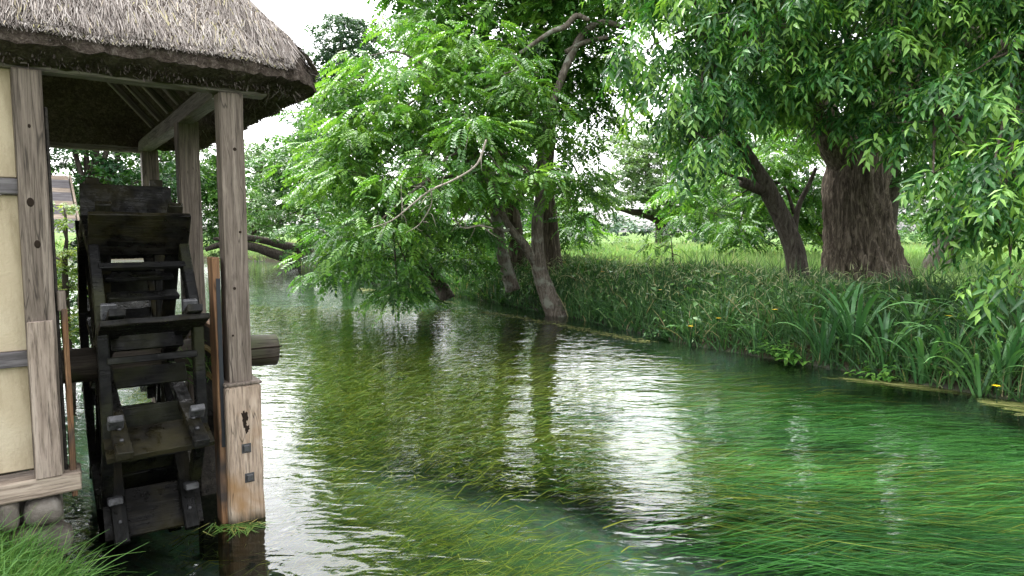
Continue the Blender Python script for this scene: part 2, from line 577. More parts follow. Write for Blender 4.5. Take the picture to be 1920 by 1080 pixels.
M['seed'] = m_strand('pale_grass_seed_head', [(0.0, (0.10, 0.15, 0.06)), (1.0, (0.34, 0.36, 0.22))], 0.9, 0.1, 0.2)
M['weed'] = m_strand('water_weed', [(0.0, (0.008, 0.035, 0.012)), (0.25, (0.026, 0.10, 0.030)), (0.5, (0.12, 0.27, 0.07)), (0.6, (0.06, 0.08, 0.012)), (0.8, (0.15, 0.15, 0.02)), (1.0, (0.32, 0.25, 0.045))], 0.6, 0.2, 0.25)
M['weed_wet'] = m_strand('stranded_weed', [(0.0, (0.03, 0.07, 0.012)), (0.6, (0.08, 0.17, 0.03)), (1.0, (0.24, 0.20, 0.06))], 0.5, 0.3)
M['scum'] = m_strand('floating_algae', [(0.0, (0.03, 0.045, 0.012)), (0.5, (0.085, 0.10, 0.025)), (1.0, (0.20, 0.19, 0.085))], 0.9, 0.1)
M['bark_big'] = bark_mat('furrowed_brown_bark', (0.009, 0.007, 0.005), (0.066, 0.052, 0.039), (0.20, 0.165, 0.13), (15, 15, 2.0), 1.0)
M['bark_dark'] = bark_mat('dark_bark', (0.014, 0.011, 0.009), (0.045, 0.037, 0.03), (0.095, 0.085, 0.07), (16, 16, 4), 0.8)
M['bark_grey'] = bark_mat('grey_lichen_bark', (0.035, 0.03, 0.025), (0.105, 0.088, 0.07), (0.22, 0.195, 0.165), (16, 16, 4), 0.8, (0.22, 0.23, 0.19))
M['bare'] = bark_mat('bare_pale_branch', (0.12, 0.10, 0.08), (0.26, 0.23, 0.19), (0.42, 0.38, 0.33), (20, 20, 8), 0.4)

# ------------------------------------------------------------------ ground, river
BR = np.array([(-40, 32), (-5, 13.5), (3, 8.9), (6.2, 7.0), (7.7, 6.0), (9.4, 4.85), (11.6, 3.16), (16.1, 1.1), (21.7, -2.3), (29.4, -8.0), (36, -11.0), (42, -13.5), (46, -18), (50, -40), (54, -80), (60, -300)])
BL = np.array([(-40, 22), (-10, 6), (0, 1.2), (1.6, -0.5), (2.6, -1.75), (3.2, -2.2), (3.75, -2.66), (4.0, -2.98), (5.6, -4.13), (7.2, -5.35), (9.5, -6.9), (12, -8.8), (20, -14.0), (29, -19), (36, -40), (40, -80), (60, -300)])


def xr(y): return np.interp(y, BR[:, 0], BR[:, 1])
def xl(y): return np.interp(y, BL[:, 0], BL[:, 1])


def height(x, y):
    dR = (x - xr(y)) * 0.85
    dL = (xl(y) - x) * 0.75
    d = np.maximum(dR, dL)
    wob = 0.05 * np.sin(1.7 * x + 0.6 * y) + 0.05 * np.sin(2.3 * y - 0.8 * x) + 0.03 * np.sin(5.1 * x) * np.sin(4.3 * y)
    bed = -0.62 * np.clip(-d / 1.4, 0, 1) ** 0.7 + wob * np.clip(-d, 0, 1)
    landR = 1.0 * (1 - np.exp(-np.maximum(d, 0) / 1.1)) + wob * np.clip(d, 0, 1)
    landL = np.where(y < 6, 0.42, 0.8) * (1 - np.exp(-np.maximum(d, 0) / 0.35)) + 0.4 * wob * np.clip(d, 0, 1)
    land = np.where(dR > dL, landR, landL)
    return np.where(d < 0, bed - 0.03, land - 0.03 + 0.0)


def spaced(lo, d0, d1, hi, step):
    core = np.arange(d0, d1 + 1e-6, step)
    def grow(a, b):
        s, x, out = step, a, []
        while abs(x - a) < abs(b - a):
            s *= 1.22
            x += s * (1 if b > a else -1)
            out.append(x)
        return out
    return np.array(grow(d0, lo)[::-1] + list(core) + grow(d1, hi))


gx = spaced(-900, -18, 14, 900, 0.27)
gy = spaced(-80, -1, 30, 1500, 0.27)
GX, GY = np.meshgrid(gx, gy)
GZ = height(GX, GY)
ny_, nx_ = GX.shape
idx = np.arange(ny_ * nx_).reshape(ny_, nx_)
gF = np.stack([idx[:-1, :-1], idx[:-1, 1:], idx[1:, 1:], idx[1:, :-1]], -1).reshape(-1, 4)
ground = link('ground', mesh_np('ground', np.stack([GX, GY, GZ], -1).reshape(-1, 3), gF, True), M['ground'])
tag(ground, 'grassy banks and gravel bed of the river', kind='structure')

wv = [(-320, -38, 0), (34, -38, 0), (34, 62, 0), (-320, 62, 0)]
river = link('river', mesh_np('river', wv, [[0, 1, 2, 3]]), M['water'])
tag(river, 'clear rippled river water over green weed', kind='structure')

# ------------------------------------------------------------------ leaves
def rot_mats(yaw, pitch, roll):
    cy, sy, cp, sp, cr, sr = np.cos(yaw), np.sin(yaw), np.cos(pitch), np.sin(pitch), np.cos(roll), np.sin(roll)
    z = np.zeros_like(yaw)
    o = z + 1
    Rz = np.stack([np.stack([cy, -sy, z], -1), np.stack([sy, cy, z], -1), np.stack([z, z, o], -1)], -2)
    Ry = np.stack([np.stack([cp, z, sp], -1), np.stack([z, o, z], -1), np.stack([-sp, z, cp], -1)], -2)
    Rx = np.stack([np.stack([o, z, z], -1), np.stack([z, cr, -sr], -1), np.stack([z, sr, cr], -1)], -2)
    return Rz @ Ry @ Rx


def stamp(T, Tf, To, P, yaw, pitch, roll, scale, tint):
    """copies of template (T, Tf) at points P, as one vertex/triangle soup"""
    Rm = rot_mats(yaw, pitch, roll)
    V = np.einsum('mij,nj->mni', Rm, T) * scale[:, None, None] + P[:, None, :]
    m, n = len(P), len(T)
    Fc = (Tf[None] + (np.arange(m) * n)[:, None, None]).reshape(-1, 3)
    return V.reshape(-1, 3), Fc, np.clip(tint[:, None] + To[None, :], 0, 1).ravel()


def leaf_tris(base, d, up, L, W, fold=0.25, four=False):
    """one leaf from base along d; V folded along the midrib"""
    d = d / np.linalg.norm(d)
    side = np.cross(up, d); side /= np.linalg.norm(side) + 1e-9
    nrm = np.cross(d, side)
    mid = base + d * L * 0.42
    l = mid + side * W / 2 + nrm * W * fold
    r = mid - side * W / 2 + nrm * W * fold
    tip = base + d * L - nrm * L * 0.12
    if four:
        return np.array([base, l, tip, r, mid]), np.array([[0, 1, 4], [1, 2, 4], [2, 3, 4], [3, 0, 4]])
    return np.array([base, l, tip, r]), np.array([[0, 1, 2], [0, 2, 3]])


def template(kind, seed=0):
    r = np.random.default_rng(seed)
    parts, offs = [], []
    up = np.array([0, 0, 1.0])
    if kind == 'pinnate':                      # walnut: five pairs and an end leaflet on an arched stalk
        for i in range(6):
            x = 0.10 + 0.052 * i
            b = np.array([x, 0, -0.9 * x * x])
            L = (0.085, 0.105, 0.115, 0.115, 0.105, 0.09)[i]
            for s in (-1, 1):
                dd = np.array([0.55, s * 1.0, -0.25 + r.uniform(-0.15, 0.1)])
                parts.append(leaf_tris(b, dd, up, L * 1.08, 0.056, 0.18))
        parts.append(leaf_tris(np.array([0.42, 0, -0.16]), np.array([1, 0, -0.6]), up, 0.12, 0.056))
    elif kind == 'lance':                      # long pointed leaves drooping from a twig
        for i in range(9):
            x = 0.05 + 0.036 * i
            b = np.array([x, 0, -0.7 * x * x])
            a = i * 2.4 + r.uniform(-0.5, 0.5)
            sp = 0.95 - 0.05 * i
            dd = np.array([0.62, math.sin(a) * sp, math.cos(a) * sp * 0.55 - 0.30])
            parts.append(leaf_tris(b, dd, up, 0.170 - 0.006 * i + r.uniform(-0.025, 0.025), 0.041, 0.3, True))
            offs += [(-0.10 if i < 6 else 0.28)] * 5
    else:                                      # loose tuft for far crowns
        for i in range(9):
            b = r.uniform(-0.3, 0.3, 3) * np.array([1, 1, 0.45])
            a = r.uniform(0, 2 * PI)
            dd = np.array([math.cos(a), math.sin(a), r.uniform(-0.55, 0.25)])
            parts.append(leaf_tris(b, dd, up, 0.30, 0.17, 0.2))
    V, Fc = merge(parts)
    return V, Fc, (np.array(offs) if offs else np.zeros(len(V)))


TPL = {k: [template(k, s) for s in range(3)] for k in ('pinnate', 'lance', 'tuft')}


def reg(px, py, Y, rx, ry, dy):
    """an ellipsoid of foliage: seen at pixel (px, py), standing Y metres out, half sizes in pixels, dy metres deep"""
    return at(px, py, Y), np.array([rx / F_PX * Y, dy, ry / F_PX * Y])


def pads_in(c, r, n, pad):
    u = rng.normal(size=(n, 3))
    u /= np.linalg.norm(u, axis=1)[:, None]
    return c + u * (rng.random(n) ** 0.42)[:, None] * r


def crown_soup(regions, kind, pad_r, per_pad, pads_per_m3, droop=0.35, scale=1.0, tint0=0.45, tint_var=0.25, flat_=0.35, outward=None):
    Ps, yaws, pits, tints, twig = [], [], [], [], []
    for c, r in regions:
        vol = 4.19 * r[0] * r[1] * r[2]
        n = max(4, int(pads_per_m3 * vol))
        pc = pads_in(c, r, n, pad_r)
        twig.append((c, pc))
        for p in pc:
            k = max(3, int(per_pad * rng.uniform(0.6, 1.4)))
            a = rng.uniform(0, 2 * PI, k)
            q = pad_r * rng.uniform(0.6, 1.35) * np.sqrt(rng.random(k))
            tilt = rng.uniform(-0.25, 0.25, 2)
            pos = p + np.stack([q * np.cos(a), q * np.sin(a), -flat_ * q * q / pad_r + rng.normal(0, 0.06 * pad_r + 0.015, k) + q * (np.cos(a) * tilt[0] + np.sin(a) * tilt[1])], -1)
            Ps.append(pos)
            yaws.append(a + rng.normal(0, 0.5, k))
            pits.append(np.clip(droop + 0.5 * q / pad_r * droop + rng.normal(0, 0.28, k), -0.6, 1.4))
            pt = rng.normal(0, tint_var * 0.5)
            tints.append(np.clip(tint0 + pt + rng.normal(0, tint_var * 0.6, k) + (rng.random(k) < 0.10) * 0.3, 0, 1))
    P = np.vstack(Ps); yaw = np.concatenate(yaws); pit = np.concatenate(pits); tint = np.concatenate(tints)
    m = len(P)
    sc = scale * rng.uniform(0.6, 1.35, m)
    out = []
    which = rng.integers(0, 3, m)
    for t in range(3):
        s = which == t
        if s.any():
            out.append(stamp(*TPL[kind][t], P[s], yaw[s], pit[s], rng.normal(0, 0.35, s.sum()), sc[s], tint[s]))
    V, Fc, T, off = [], [], [], 0
    for v, f, t in out:
        V.append(v); Fc.append(f + off); T.append(t); off += len(v)
    return np.vstack(V), np.vstack(Fc), np.concatenate(T), twig, (P, yaw, pit, tint)


def twigs(twig, every=2, r0=0.012, seg=4):
    parts = []
    for c, pc in twig:
        for p in pc[::every]:
            m = (c + p) / 2 + rng.normal(0, 0.08, 3) * np.linalg.norm(p - c)
            parts.append(tube([c, m, p], [r0, r0 * 0.7, r0 * 0.35], seg, 3, cap=False))
    return parts


TREES = {}


def tree(name, label, cat, base, trunks, regions, kind='tuft', mat='leaf_far', bark='bark_dark', pad_r=0.5, per_pad=10, dens=1.0, droop=0.35, scale=1.0,
         tint0=0.45, tvar=0.25, attach=True, group=None, furrow=None, trunk_seg=12, limbs=(), tw_every=2, tw_r=0.012, bare=(), flat_=0.35):
    base = np.array(base, float)
    root = empty(name, base)
    tag(root, label, cat, group)
    allpts = []
    for pts, rad in trunks:
        V, Fc = tube(pts, rad, trunk_seg, 7, 0.07, furrow)
        link('trunk', mesh_np('trunk', V - base, Fc, True), M[bark], root)
        allpts.append(catmull(pts, rad, 5)[0])
    for pts, rad in limbs:
        V, Fc = tube(pts, rad, 8, 6, 0.10)
        link('limb', mesh_np('limb', V - base, Fc, True), M[bark], root)
        allpts.append(catmull(pts, rad, 5)[0])
    for pts, rad in bare:
        V, Fc = tube([np.array(p) + (rng.normal(0, 0.025, 3) if 0 < k_ < len(pts) - 1 else 0) for k_, p in enumerate(pts)], [0.6 * q for q in rad], 8, 6, 0.25)
        C_, R_ = catmull(pts, rad, 6)
        tw_ = [(V, Fc)]
        for q in range(3, len(C_) - 2, 4):        # short dead side twigs
            dv_ = rng.normal(0, 1, 3); dv_ /= np.linalg.norm(dv_)
            l_ = rng.uniform(0.12, 0.4)
            e_ = C_[q] + dv_ * l_
            tw_.append(tube([C_[q], (C_[q] + e_) / 2 + rng.normal(0, 0.03, 3), e_ + np.array([0, 0, -0.05])], [R_[q] * 0.4, R_[q] * 0.28, 0.002], 8, 3, 0.15))
        V, Fc = merge(tw_)
        tag(link('bare_branch', mesh_np('bare_branch', V - base, Fc, True), M['bare'], root), 'leafless pale branch reaching out over the water')
    V, Fc, T, tw, info = crown_soup(regions, kind, pad_r, per_pad, dens, droop, scale, tint0, tvar, flat_)
    crown = link('crown', mesh_np('crown', V - base, Fc, False, T), M[mat], root)
    crown['kind'] = 'stuff'
    parts = []
    if attach and allpts:
        A = np.vstack(allpts)
        for c, r in regions:
            cand = A[A[:, 2] > base[2] + 0.40 * (A[:, 2].max() - base[2])]
            s = cand[np.argmin(np.linalg.norm(cand - c, axis=1))]
            L = np.linalg.norm(c - s)
            m = s * 0.5 + c * 0.5 + np.array([0, 0, 0.10 * L]) + rng.normal(0, 0.05 * L, 3)
            parts.append(tube([s, m, c], [0.011 * L + 0.012, 0.008 * L + 0.01, 0.010], 6, 4, 0.1, cap=False))
    parts += twigs(tw, tw_every, tw_r)
    if parts:
        V, Fc = merge(parts)
        b = link('branches', mesh_np('branches', V - base, Fc, True), M[bark], root)
        b['kind'] = 'stuff'
    TREES[name] = (root, crown, base, info)
    return root


def gz(p):
    return float(height(np.array(p[0]), np.array(p[1])))


def on_ground(px, Y, sink=0.05):
    """the ground point seen in column px at distance Y"""
    x = (px - 960) / F_PX * Y * 1.0
    return np.array([x, Y, float(height(np.array(x), np.array(Y))) - sink])


# ------------------------------------------------------------------ the mill: local x along its front, local y away from the viewer
P1 = gp(452, 968, 0.0)
ROT = math.atan2(0.583, 0.812)
mill = empty('water_mill', (P1[0], P1[1], 0.0), ROT)
tag(mill, 'thatched water mill with cream plaster wall and open timber wheel bay', 'water mill')
_c, _s = math.cos(ROT), math.sin(ROT)


def loc2w(x, y, z):
    return np.array([P1[0] + _c * x - _s * y, P1[1] + _s * x + _c * y, z])


BT = 3.02      # top of the wall plate
# posts of the wheel bay
def post(x, y, z0, z1, s=0.175, mat='post', label=None):
    o = box('post', (s, s, z1 - z0), (x, y, (z0 + z1) / 2), M[mat], mill, bevel=0.008, cuts=10, jit=0.0025)
    if label: o['label'] = label
    return o


front = post(0.012, 0, 0.9, BT - 0.10, 0.152, 'post', 'weathered square post at the corner of the wheel bay')
for (x, y, z, r) in ((-0.02, -0.077, 1.62, 0.012), (0.012, -0.077, 2.55, 0.014), (0.03, -0.077, 2.0, 0.009), (-0.04, -0.077, 1.3, 0.008)):
    me = bmesh.new()
    bmesh.ops.create_cone(me, cap_ends=True, segments=10, radius1=r, radius2=r * 0.7, depth=0.006)
    mm = bpy.data.meshes.new('knot'); me.to_mesh(mm); me.free()
    k = link('knot', mm, M['char'], front)
    k.location = (x, y, z - (0.9 + BT - 0.10) / 2)
    k.rotation_euler = (PI / 2, 0, 0)
post(0, 1.43, -0.6, BT - 0.10, 0.165)
post(0.02, 3.79, -0.6, BT - 0.10, 0.165)
post(-1.25, 3.79, -0.6, BT - 0.10, 0.165)
base_post = box('post_base', (0.235, 0.235, 1.66), (0.018, 0, 0.955 - 0.83), M['post_pale'], mill, bevel=0.012, cuts=8, jit=0.004)
base_post['label'] = 'bleached bolted timber sleeve around the foot of the corner post'
box('drip_cap', (0.245, 0.245, 0.022), (0.018, 0, 0.968), M['post'], mill, bevel=0.006)
for (x, z) in ((0.005, 0.52), (0.02, 0.31)):
    b = box('bolt', (0.045, 0.02, 0.05), (x, -0.125, z - 0.125), M['iron'], base_post, bevel=0.008)
    w_ = box('bolt_washer', (0.062, 0.006, 0.066), (x, -0.1195, z - 0.125), M['iron'], base_post, bevel=0.002)
for (x, z, a, b) in ((0.0, 0.73, 0.038, 0.115), (0.012, 0.655, 0.03, 0.06)):
    bm = bmesh.new()
    bmesh.ops.create_icosphere(bm, subdivisions=3, radius=0.5)
    for v in bm.verts:
        an = math.atan2(v.co.z, v.co.x)
        k = 1 + 0.22 * math.sin(3 * an + 0.7) + 0.18 * math.sin(7 * an + 2.1) + 0.16 * math.sin(13 * an) + 0.10 * math.sin(23 * an + 1)
        v.co = Vector((v.co.x * a * k, v.co.y * 0.012, v.co.z * b * k))
    mm = bpy.data.meshes.new('rot_hole'); bm.to_mesh(mm); bm.free()
    link('rot_hole', mm, M['char'], base_post).location = (x, -0.1185, z - 0.125)
# tarred guard board on the inner side of the corner post
gb = box('guard_board', (0.045, 0.17, 2.43), (-0.115, 0.02, 0.615), M['rust_board'], mill, bevel=0.006, cuts=8, jit=0.003)
box('paint_strip', (0.026, 0.006, 1.15), (0.006, -0.0885, 0.50), M['black_paint'], gb, bevel=0.001, cuts=8, jit=0.002)
# side trough board behind the corner post, with two ochre battens
tp = box('trough_side', (0.05, 1.15, 0.80), (-0.02, 0.73, 0.88), M['dark_panel'], mill, bevel=0.006)
box('trough_cap', (0.075, 1.15, 0.03), (-0.02, 0.73, 1.297), M['rust_board'], mill, bevel=0.004)
for z in (1.12, 0.92):
    box('trough_batten', (0.03, 1.05, 0.03), (-0.062, 0.73, z), M['moss_edge'], mill, bevel=0.004)
box('pile', (0.16, 0.14, 1.5), (-0.08, 0.62, -0.13), M['dark_panel'], mill, bevel=0.01)

# wall plates and beams
box('wall_plate', (5.6, 0.13, 0.10), (-2.55, 0.0, BT - 0.05), M['beam'], mill, bevel=0.008, cuts=14, jit=0.003)
box('wall_plate', (0.12, 3.86, 0.12), (-0.02, 1.99, BT - 0.062), M['beam_y'], mill, bevel=0.008, cuts=10, jit=0.003)
box('wall_plate', (5.6, 0.13, 0.12), (-2.75, 3.79 + 0.135, BT - 0.06), M['beam'], mill, bevel=0.008)

# plaster front wall: left of the bay, three panels between timbers
WX = -1.085            # axis of the wall post
wallp = post(WX, -0.02, 0.56, BT - 0.10, 0.145, 'post', 'broad knotty wall post beside the plaster')
for (x, z, a) in ((-0.015, 2.17, 0.022), (0.006, 1.93, 0.018), (0.0, 2.60, 0.010)):
    me = bmesh.new()
    bmesh.ops.create_cone(me, cap_ends=True, segments=12, radius1=a, radius2=a * 0.6, depth=0.006)
    mm = bpy.data.meshes.new('knot'); me.to_mesh(mm); me.free()
    k = link('knot', mm, M['char'], wallp)
    k.location = (x, -0.0735, z - (0.56 + BT - 0.10) / 2)
    k.rotation_euler = (PI / 2, 0, 0)
    k.scale = (1, 1.5, 1)
patch = box('scarfed_board', (0.125, 0.03, 0.93), (WX - 0.004, -0.108, 1.02), M['sill'], mill, bevel=0.005, cuts=8, jit=0.003)
patch['label'] = 'pale repair board let into the foot of the wall post'
patch.data = patch.data.copy()
patch.data.materials.clear(); patch.data.materials.append(M['scarf'])
pw = 3.2
xw = WX - 0.072 - pw / 2
for z0, z1 in ((0.60, 1.22), (1.31, 2.21), (2.31, BT - 0.10)):
    box('plaster_panel', (pw, 0.10, z1 - z0), (xw, 0.025, (z0 + z1) / 2), M['plaster'], mill, bevel=0.004)
for z in (1.265, 2.26):
    bt = box('wall_batten', (pw + 0.04, 0.075, 0.09), (xw + 0.045, -0.025, z), M['batten'], mill, bevel=0.006, cuts=10, jit=0.002)
box('sill_beam', (pw + 0.40, 0.20, 0.115), (xw + 0.03, -0.015, 0.5), M['sill'], mill, bevel=0.01, cuts=14, jit=0.004)
# side wall of the mill house (runs straight away from the viewer)
box('side_wall', (0.10, 3.6, 2.3), (WX - 0.02, 1.95, 1.75), M['plaster'], mill, bevel=0.004)
cb = box('corner_board', (0.03, 0.13, 1.15), (WX + 0.118, 0.0, 0.97), M['rust_board'], mill, bevel=0.004, cuts=6, jit=0.003)
box('corner_batten', (0.045, 0.12, 0.12), (WX + 0.106, 0.0, 1.59), M['post'], mill, bevel=0.006)
box('corner_stud', (0.018, 0.10, 2.25), (WX + 0.083, 0.02, 1.6), M['dark_panel'], mill, bevel=0.006)
# foundation stones under the sill, each one its own
def stone_mesh(seed, a, b, c):
    r = random.Random(seed)
    bm = bmesh.new()
    bmesh.ops.create_icosphere(bm, subdivisions=3, radius=1.0)
    ph = [r.uniform(0, 6) for _ in range(6)]
    for v in bm.verts:
        p = v.co
        k = 1 + 0.10 * math.sin(2.6 * p.x + ph[0]) + 0.10 * math.sin(3.1 * p.y + ph[1]) + 0.09 * math.sin(2.8 * p.z + ph[2]) + 0.03 * math.sin(9 * p.x + ph[3]) * math.sin(8 * p.z + ph[4])
        q = Vector([math.copysign(abs(t) ** 0.75, t) for t in p]) * k
        v.co = Vector((q.x * a, q.y * b, q.z * c))
    for f in bm.faces: f.smooth = True
    me = bpy.data.meshes.new('stone')
    bm.to_mesh(me); bm.free()
    return me


sx_ = WX + 0.0
for i, (wd, zc, h) in enumerate(((0.095, 0.345, 0.095), (0.075, 0.355, 0.085), (0.085, 0.35, 0.09), (0.09, 0.345, 0.095), (0.13, 0.33, 0.11), (0.12, 0.33, 0.11), (0.14, 0.325, 0.115), (0.13, 0.33, 0.11), (0.15, 0.33, 0.11), (0.12, 0.33, 0.11))):
    sx_ -= wd
    o = link('foundation_stone', stone_mesh(i, wd * 0.98, 0.13, h), M['stone'], mill)
    o.location = (sx_ + 0.05, 0.0, zc)
    sx_ -= wd
for i in range(4):
    o = link('foundation_stone', stone_mesh(30 + i, 0.15, 0.14, 0.13), M['stone'], mill)
    o.location = (WX - 0.06 - 0.33 * i, 0.0, 0.11)
fb = box('footing', (3.4, 0.12, 1.0), (xw - 0.02, 0.16, -0.06), M['stone'], mill, bevel=0.01)
box('footing', (0.16, 3.7, 1.2), (WX - 0.02, 2.0, 0.0), M['stone'], mill, bevel=0.01)

# thatched roof: rounded hip at the river end
EX1, EY0, EY1, EX0 = 0.63, -0.24, 4.12, -4.6
SL = 1.25
ZT = 3.11
nxr, nyr = 120, 110
ux = np.linspace(0, 1, nxr); uy = np.linspace(0, 1, nyr)
UX, UY = np.meshgrid(EX0 + (EX1 - EX0) * ux, EY0 + (EY1 - EY0) * uy)


def round_corner(X, Y, rc=0.42):
    X, Y = X.copy(), Y.copy()
    for ysg, cy in ((-1, EY0 + rc), (1, EY1 - rc)):
        u = (X - (EX1 - rc)) / rc
        v = ysg * (Y - cy) / rc
        m = (u > 0) & (v > 0)
        X[m] = EX1 - rc + rc * (u * np.sqrt(1 - 0.5 * v * v))[m]
        Y[m] = cy + ysg * rc * (v * np.sqrt(1 - 0.5 * u * u))[m]
    return X, Y


RX, RY = round_corner(UX, UY)


def roof_dist(X, Y):
    a, b, c = Y - EY0, EY1 - Y, EX1 - X
    k = 0.10
    e = np.exp(-np.stack([a, b, c]) / k).sum(0)
    return np.maximum(-k * np.log(e), 0) * 1.0


def lump(X, Y):
    return 0.022 * np.sin(5.3 * X + 1.1 * np.sin(3 * Y)) * np.sin(4.7 * Y + 0.7) + 0.014 * np.sin(13 * X + 2 * np.sin(5 * Y)) * np.sin(11 * Y)


RD = roof_dist(UX, UY)
TOPZ = ZT + SL * RD + lump(UX, UY) + 0.05 * (1 - np.exp(-RD / 0.06))
TOPZ += rng.normal(0, 0.008, TOPZ.shape)
inset = 0.16
BX = EX0 + (RX - EX0) * ((EX1 - inset - EX0) / (EX1 - EX0))
cyr = (EY0 + EY1) / 2
BY = cyr + (RY - cyr) * ((EY1 - cyr - inset * 1.0) / (EY1 - cyr))
UNDZ = (ZT - 0.17) + 1.12 * np.maximum(RD - 0.10, 0) + rng.normal(0, 0.006, RD.shape)
Vt = np.stack([RX, RY, TOPZ], -1).reshape(-1, 3)
Vb = np.stack([BX, BY, UNDZ], -1).reshape(-1, 3)
ii = np.arange(nxr * nyr).reshape(nyr, nxr)
Ft = np.stack([ii[:-1, :-1], ii[:-1, 1:], ii[1:, 1:], ii[1:, :-1]], -1).reshape(-1, 4)
loop = np.concatenate([ii[0, :], ii[1:, -1], ii[-1, -2::-1], ii[-2:0:-1, 0]])
# the blunt cut edge bulges: one middle ring between top and underside
Vm = (Vt[loop] * 0.62 + Vb[loop] * 0.38)
cen = np.array([(EX0 + EX1) / 2, cyr])
dv = Vt[loop][:, :2] - Vb[loop][:, :2]
Vm[:, :2] += dv * 0.42 + rng.normal(0, 0.012, (len(loop), 2))
Vm[:, 2] += -0.02 + rng.normal(0, 0.01, len(loop))
nT = len(Vt)
l2 = np.roll(np.arange(len(loop)), -1)
mi = nT + np.arange(len(loop))
Fm = np.stack([loop, mi, mi[l2], loop[l2]], -1)
roofo = link('thatch', mesh_np('thatch', np.vstack([Vt, Vm]), np.vstack([Ft, Fm]), True), M['thatch'], mill)
nB = len(Vb)
Fb = Ft[:, ::-1]
Fe = np.stack([loop, loop[l2], nB + l2, nB + np.arange(len(loop))], -1)
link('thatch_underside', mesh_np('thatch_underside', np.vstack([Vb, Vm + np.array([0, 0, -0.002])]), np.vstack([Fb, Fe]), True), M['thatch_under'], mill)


def ribbon(P, D, L, W, up, segs=2, curve=0.0, tint=None, curl=None, taper=1.0):
    """thin blades from roots P along unit D; curve bends them towards -z; all numpy"""
    m = len(P)
    t = np.linspace(0, 1, segs + 1)
    side = np.cross(D, up)
    side /= np.linalg.norm(side, axis=1)[:, None] + 1e-9
    L = np.broadcast_to(L, (m,)); W = np.broadcast_to(W, (m,)); curve = np.broadcast_to(curve, (m,))
    C = P[:, None, :] + D[:, None, :] * (t[None, :, None] * L[:, None, None])
    C[..., 2] -= curve[:, None] * (t[None, :] ** 2.2) * L[:, None]
    if curl is not None:
        C[..., :2] += (curl * L[:, None])[:, None, :] * (t[None, :, None] ** 2)
    wd = W[:, None] * (1 - taper * t[None, :] ** 1.6) * 0.5 + 0.0004
    A = C + side[:, None, :] * wd[..., None]
    B = C - side[:, None, :] * wd[..., None]
    V = np.stack([A, B], 2).reshape(-1, 3)
    n = 2 * (segs + 1)
    k = np.arange(segs)
    q = np.stack([2 * k, 2 * k + 1, 2 * k + 3, 2 * k + 2], -1)
    Fc = (q[None] + (np.arange(m) * n)[:, None, None]).reshape(-1, 4)
    T = np.repeat(tint if tint is not None else rng.random(m), n)
    return V, Fc, T


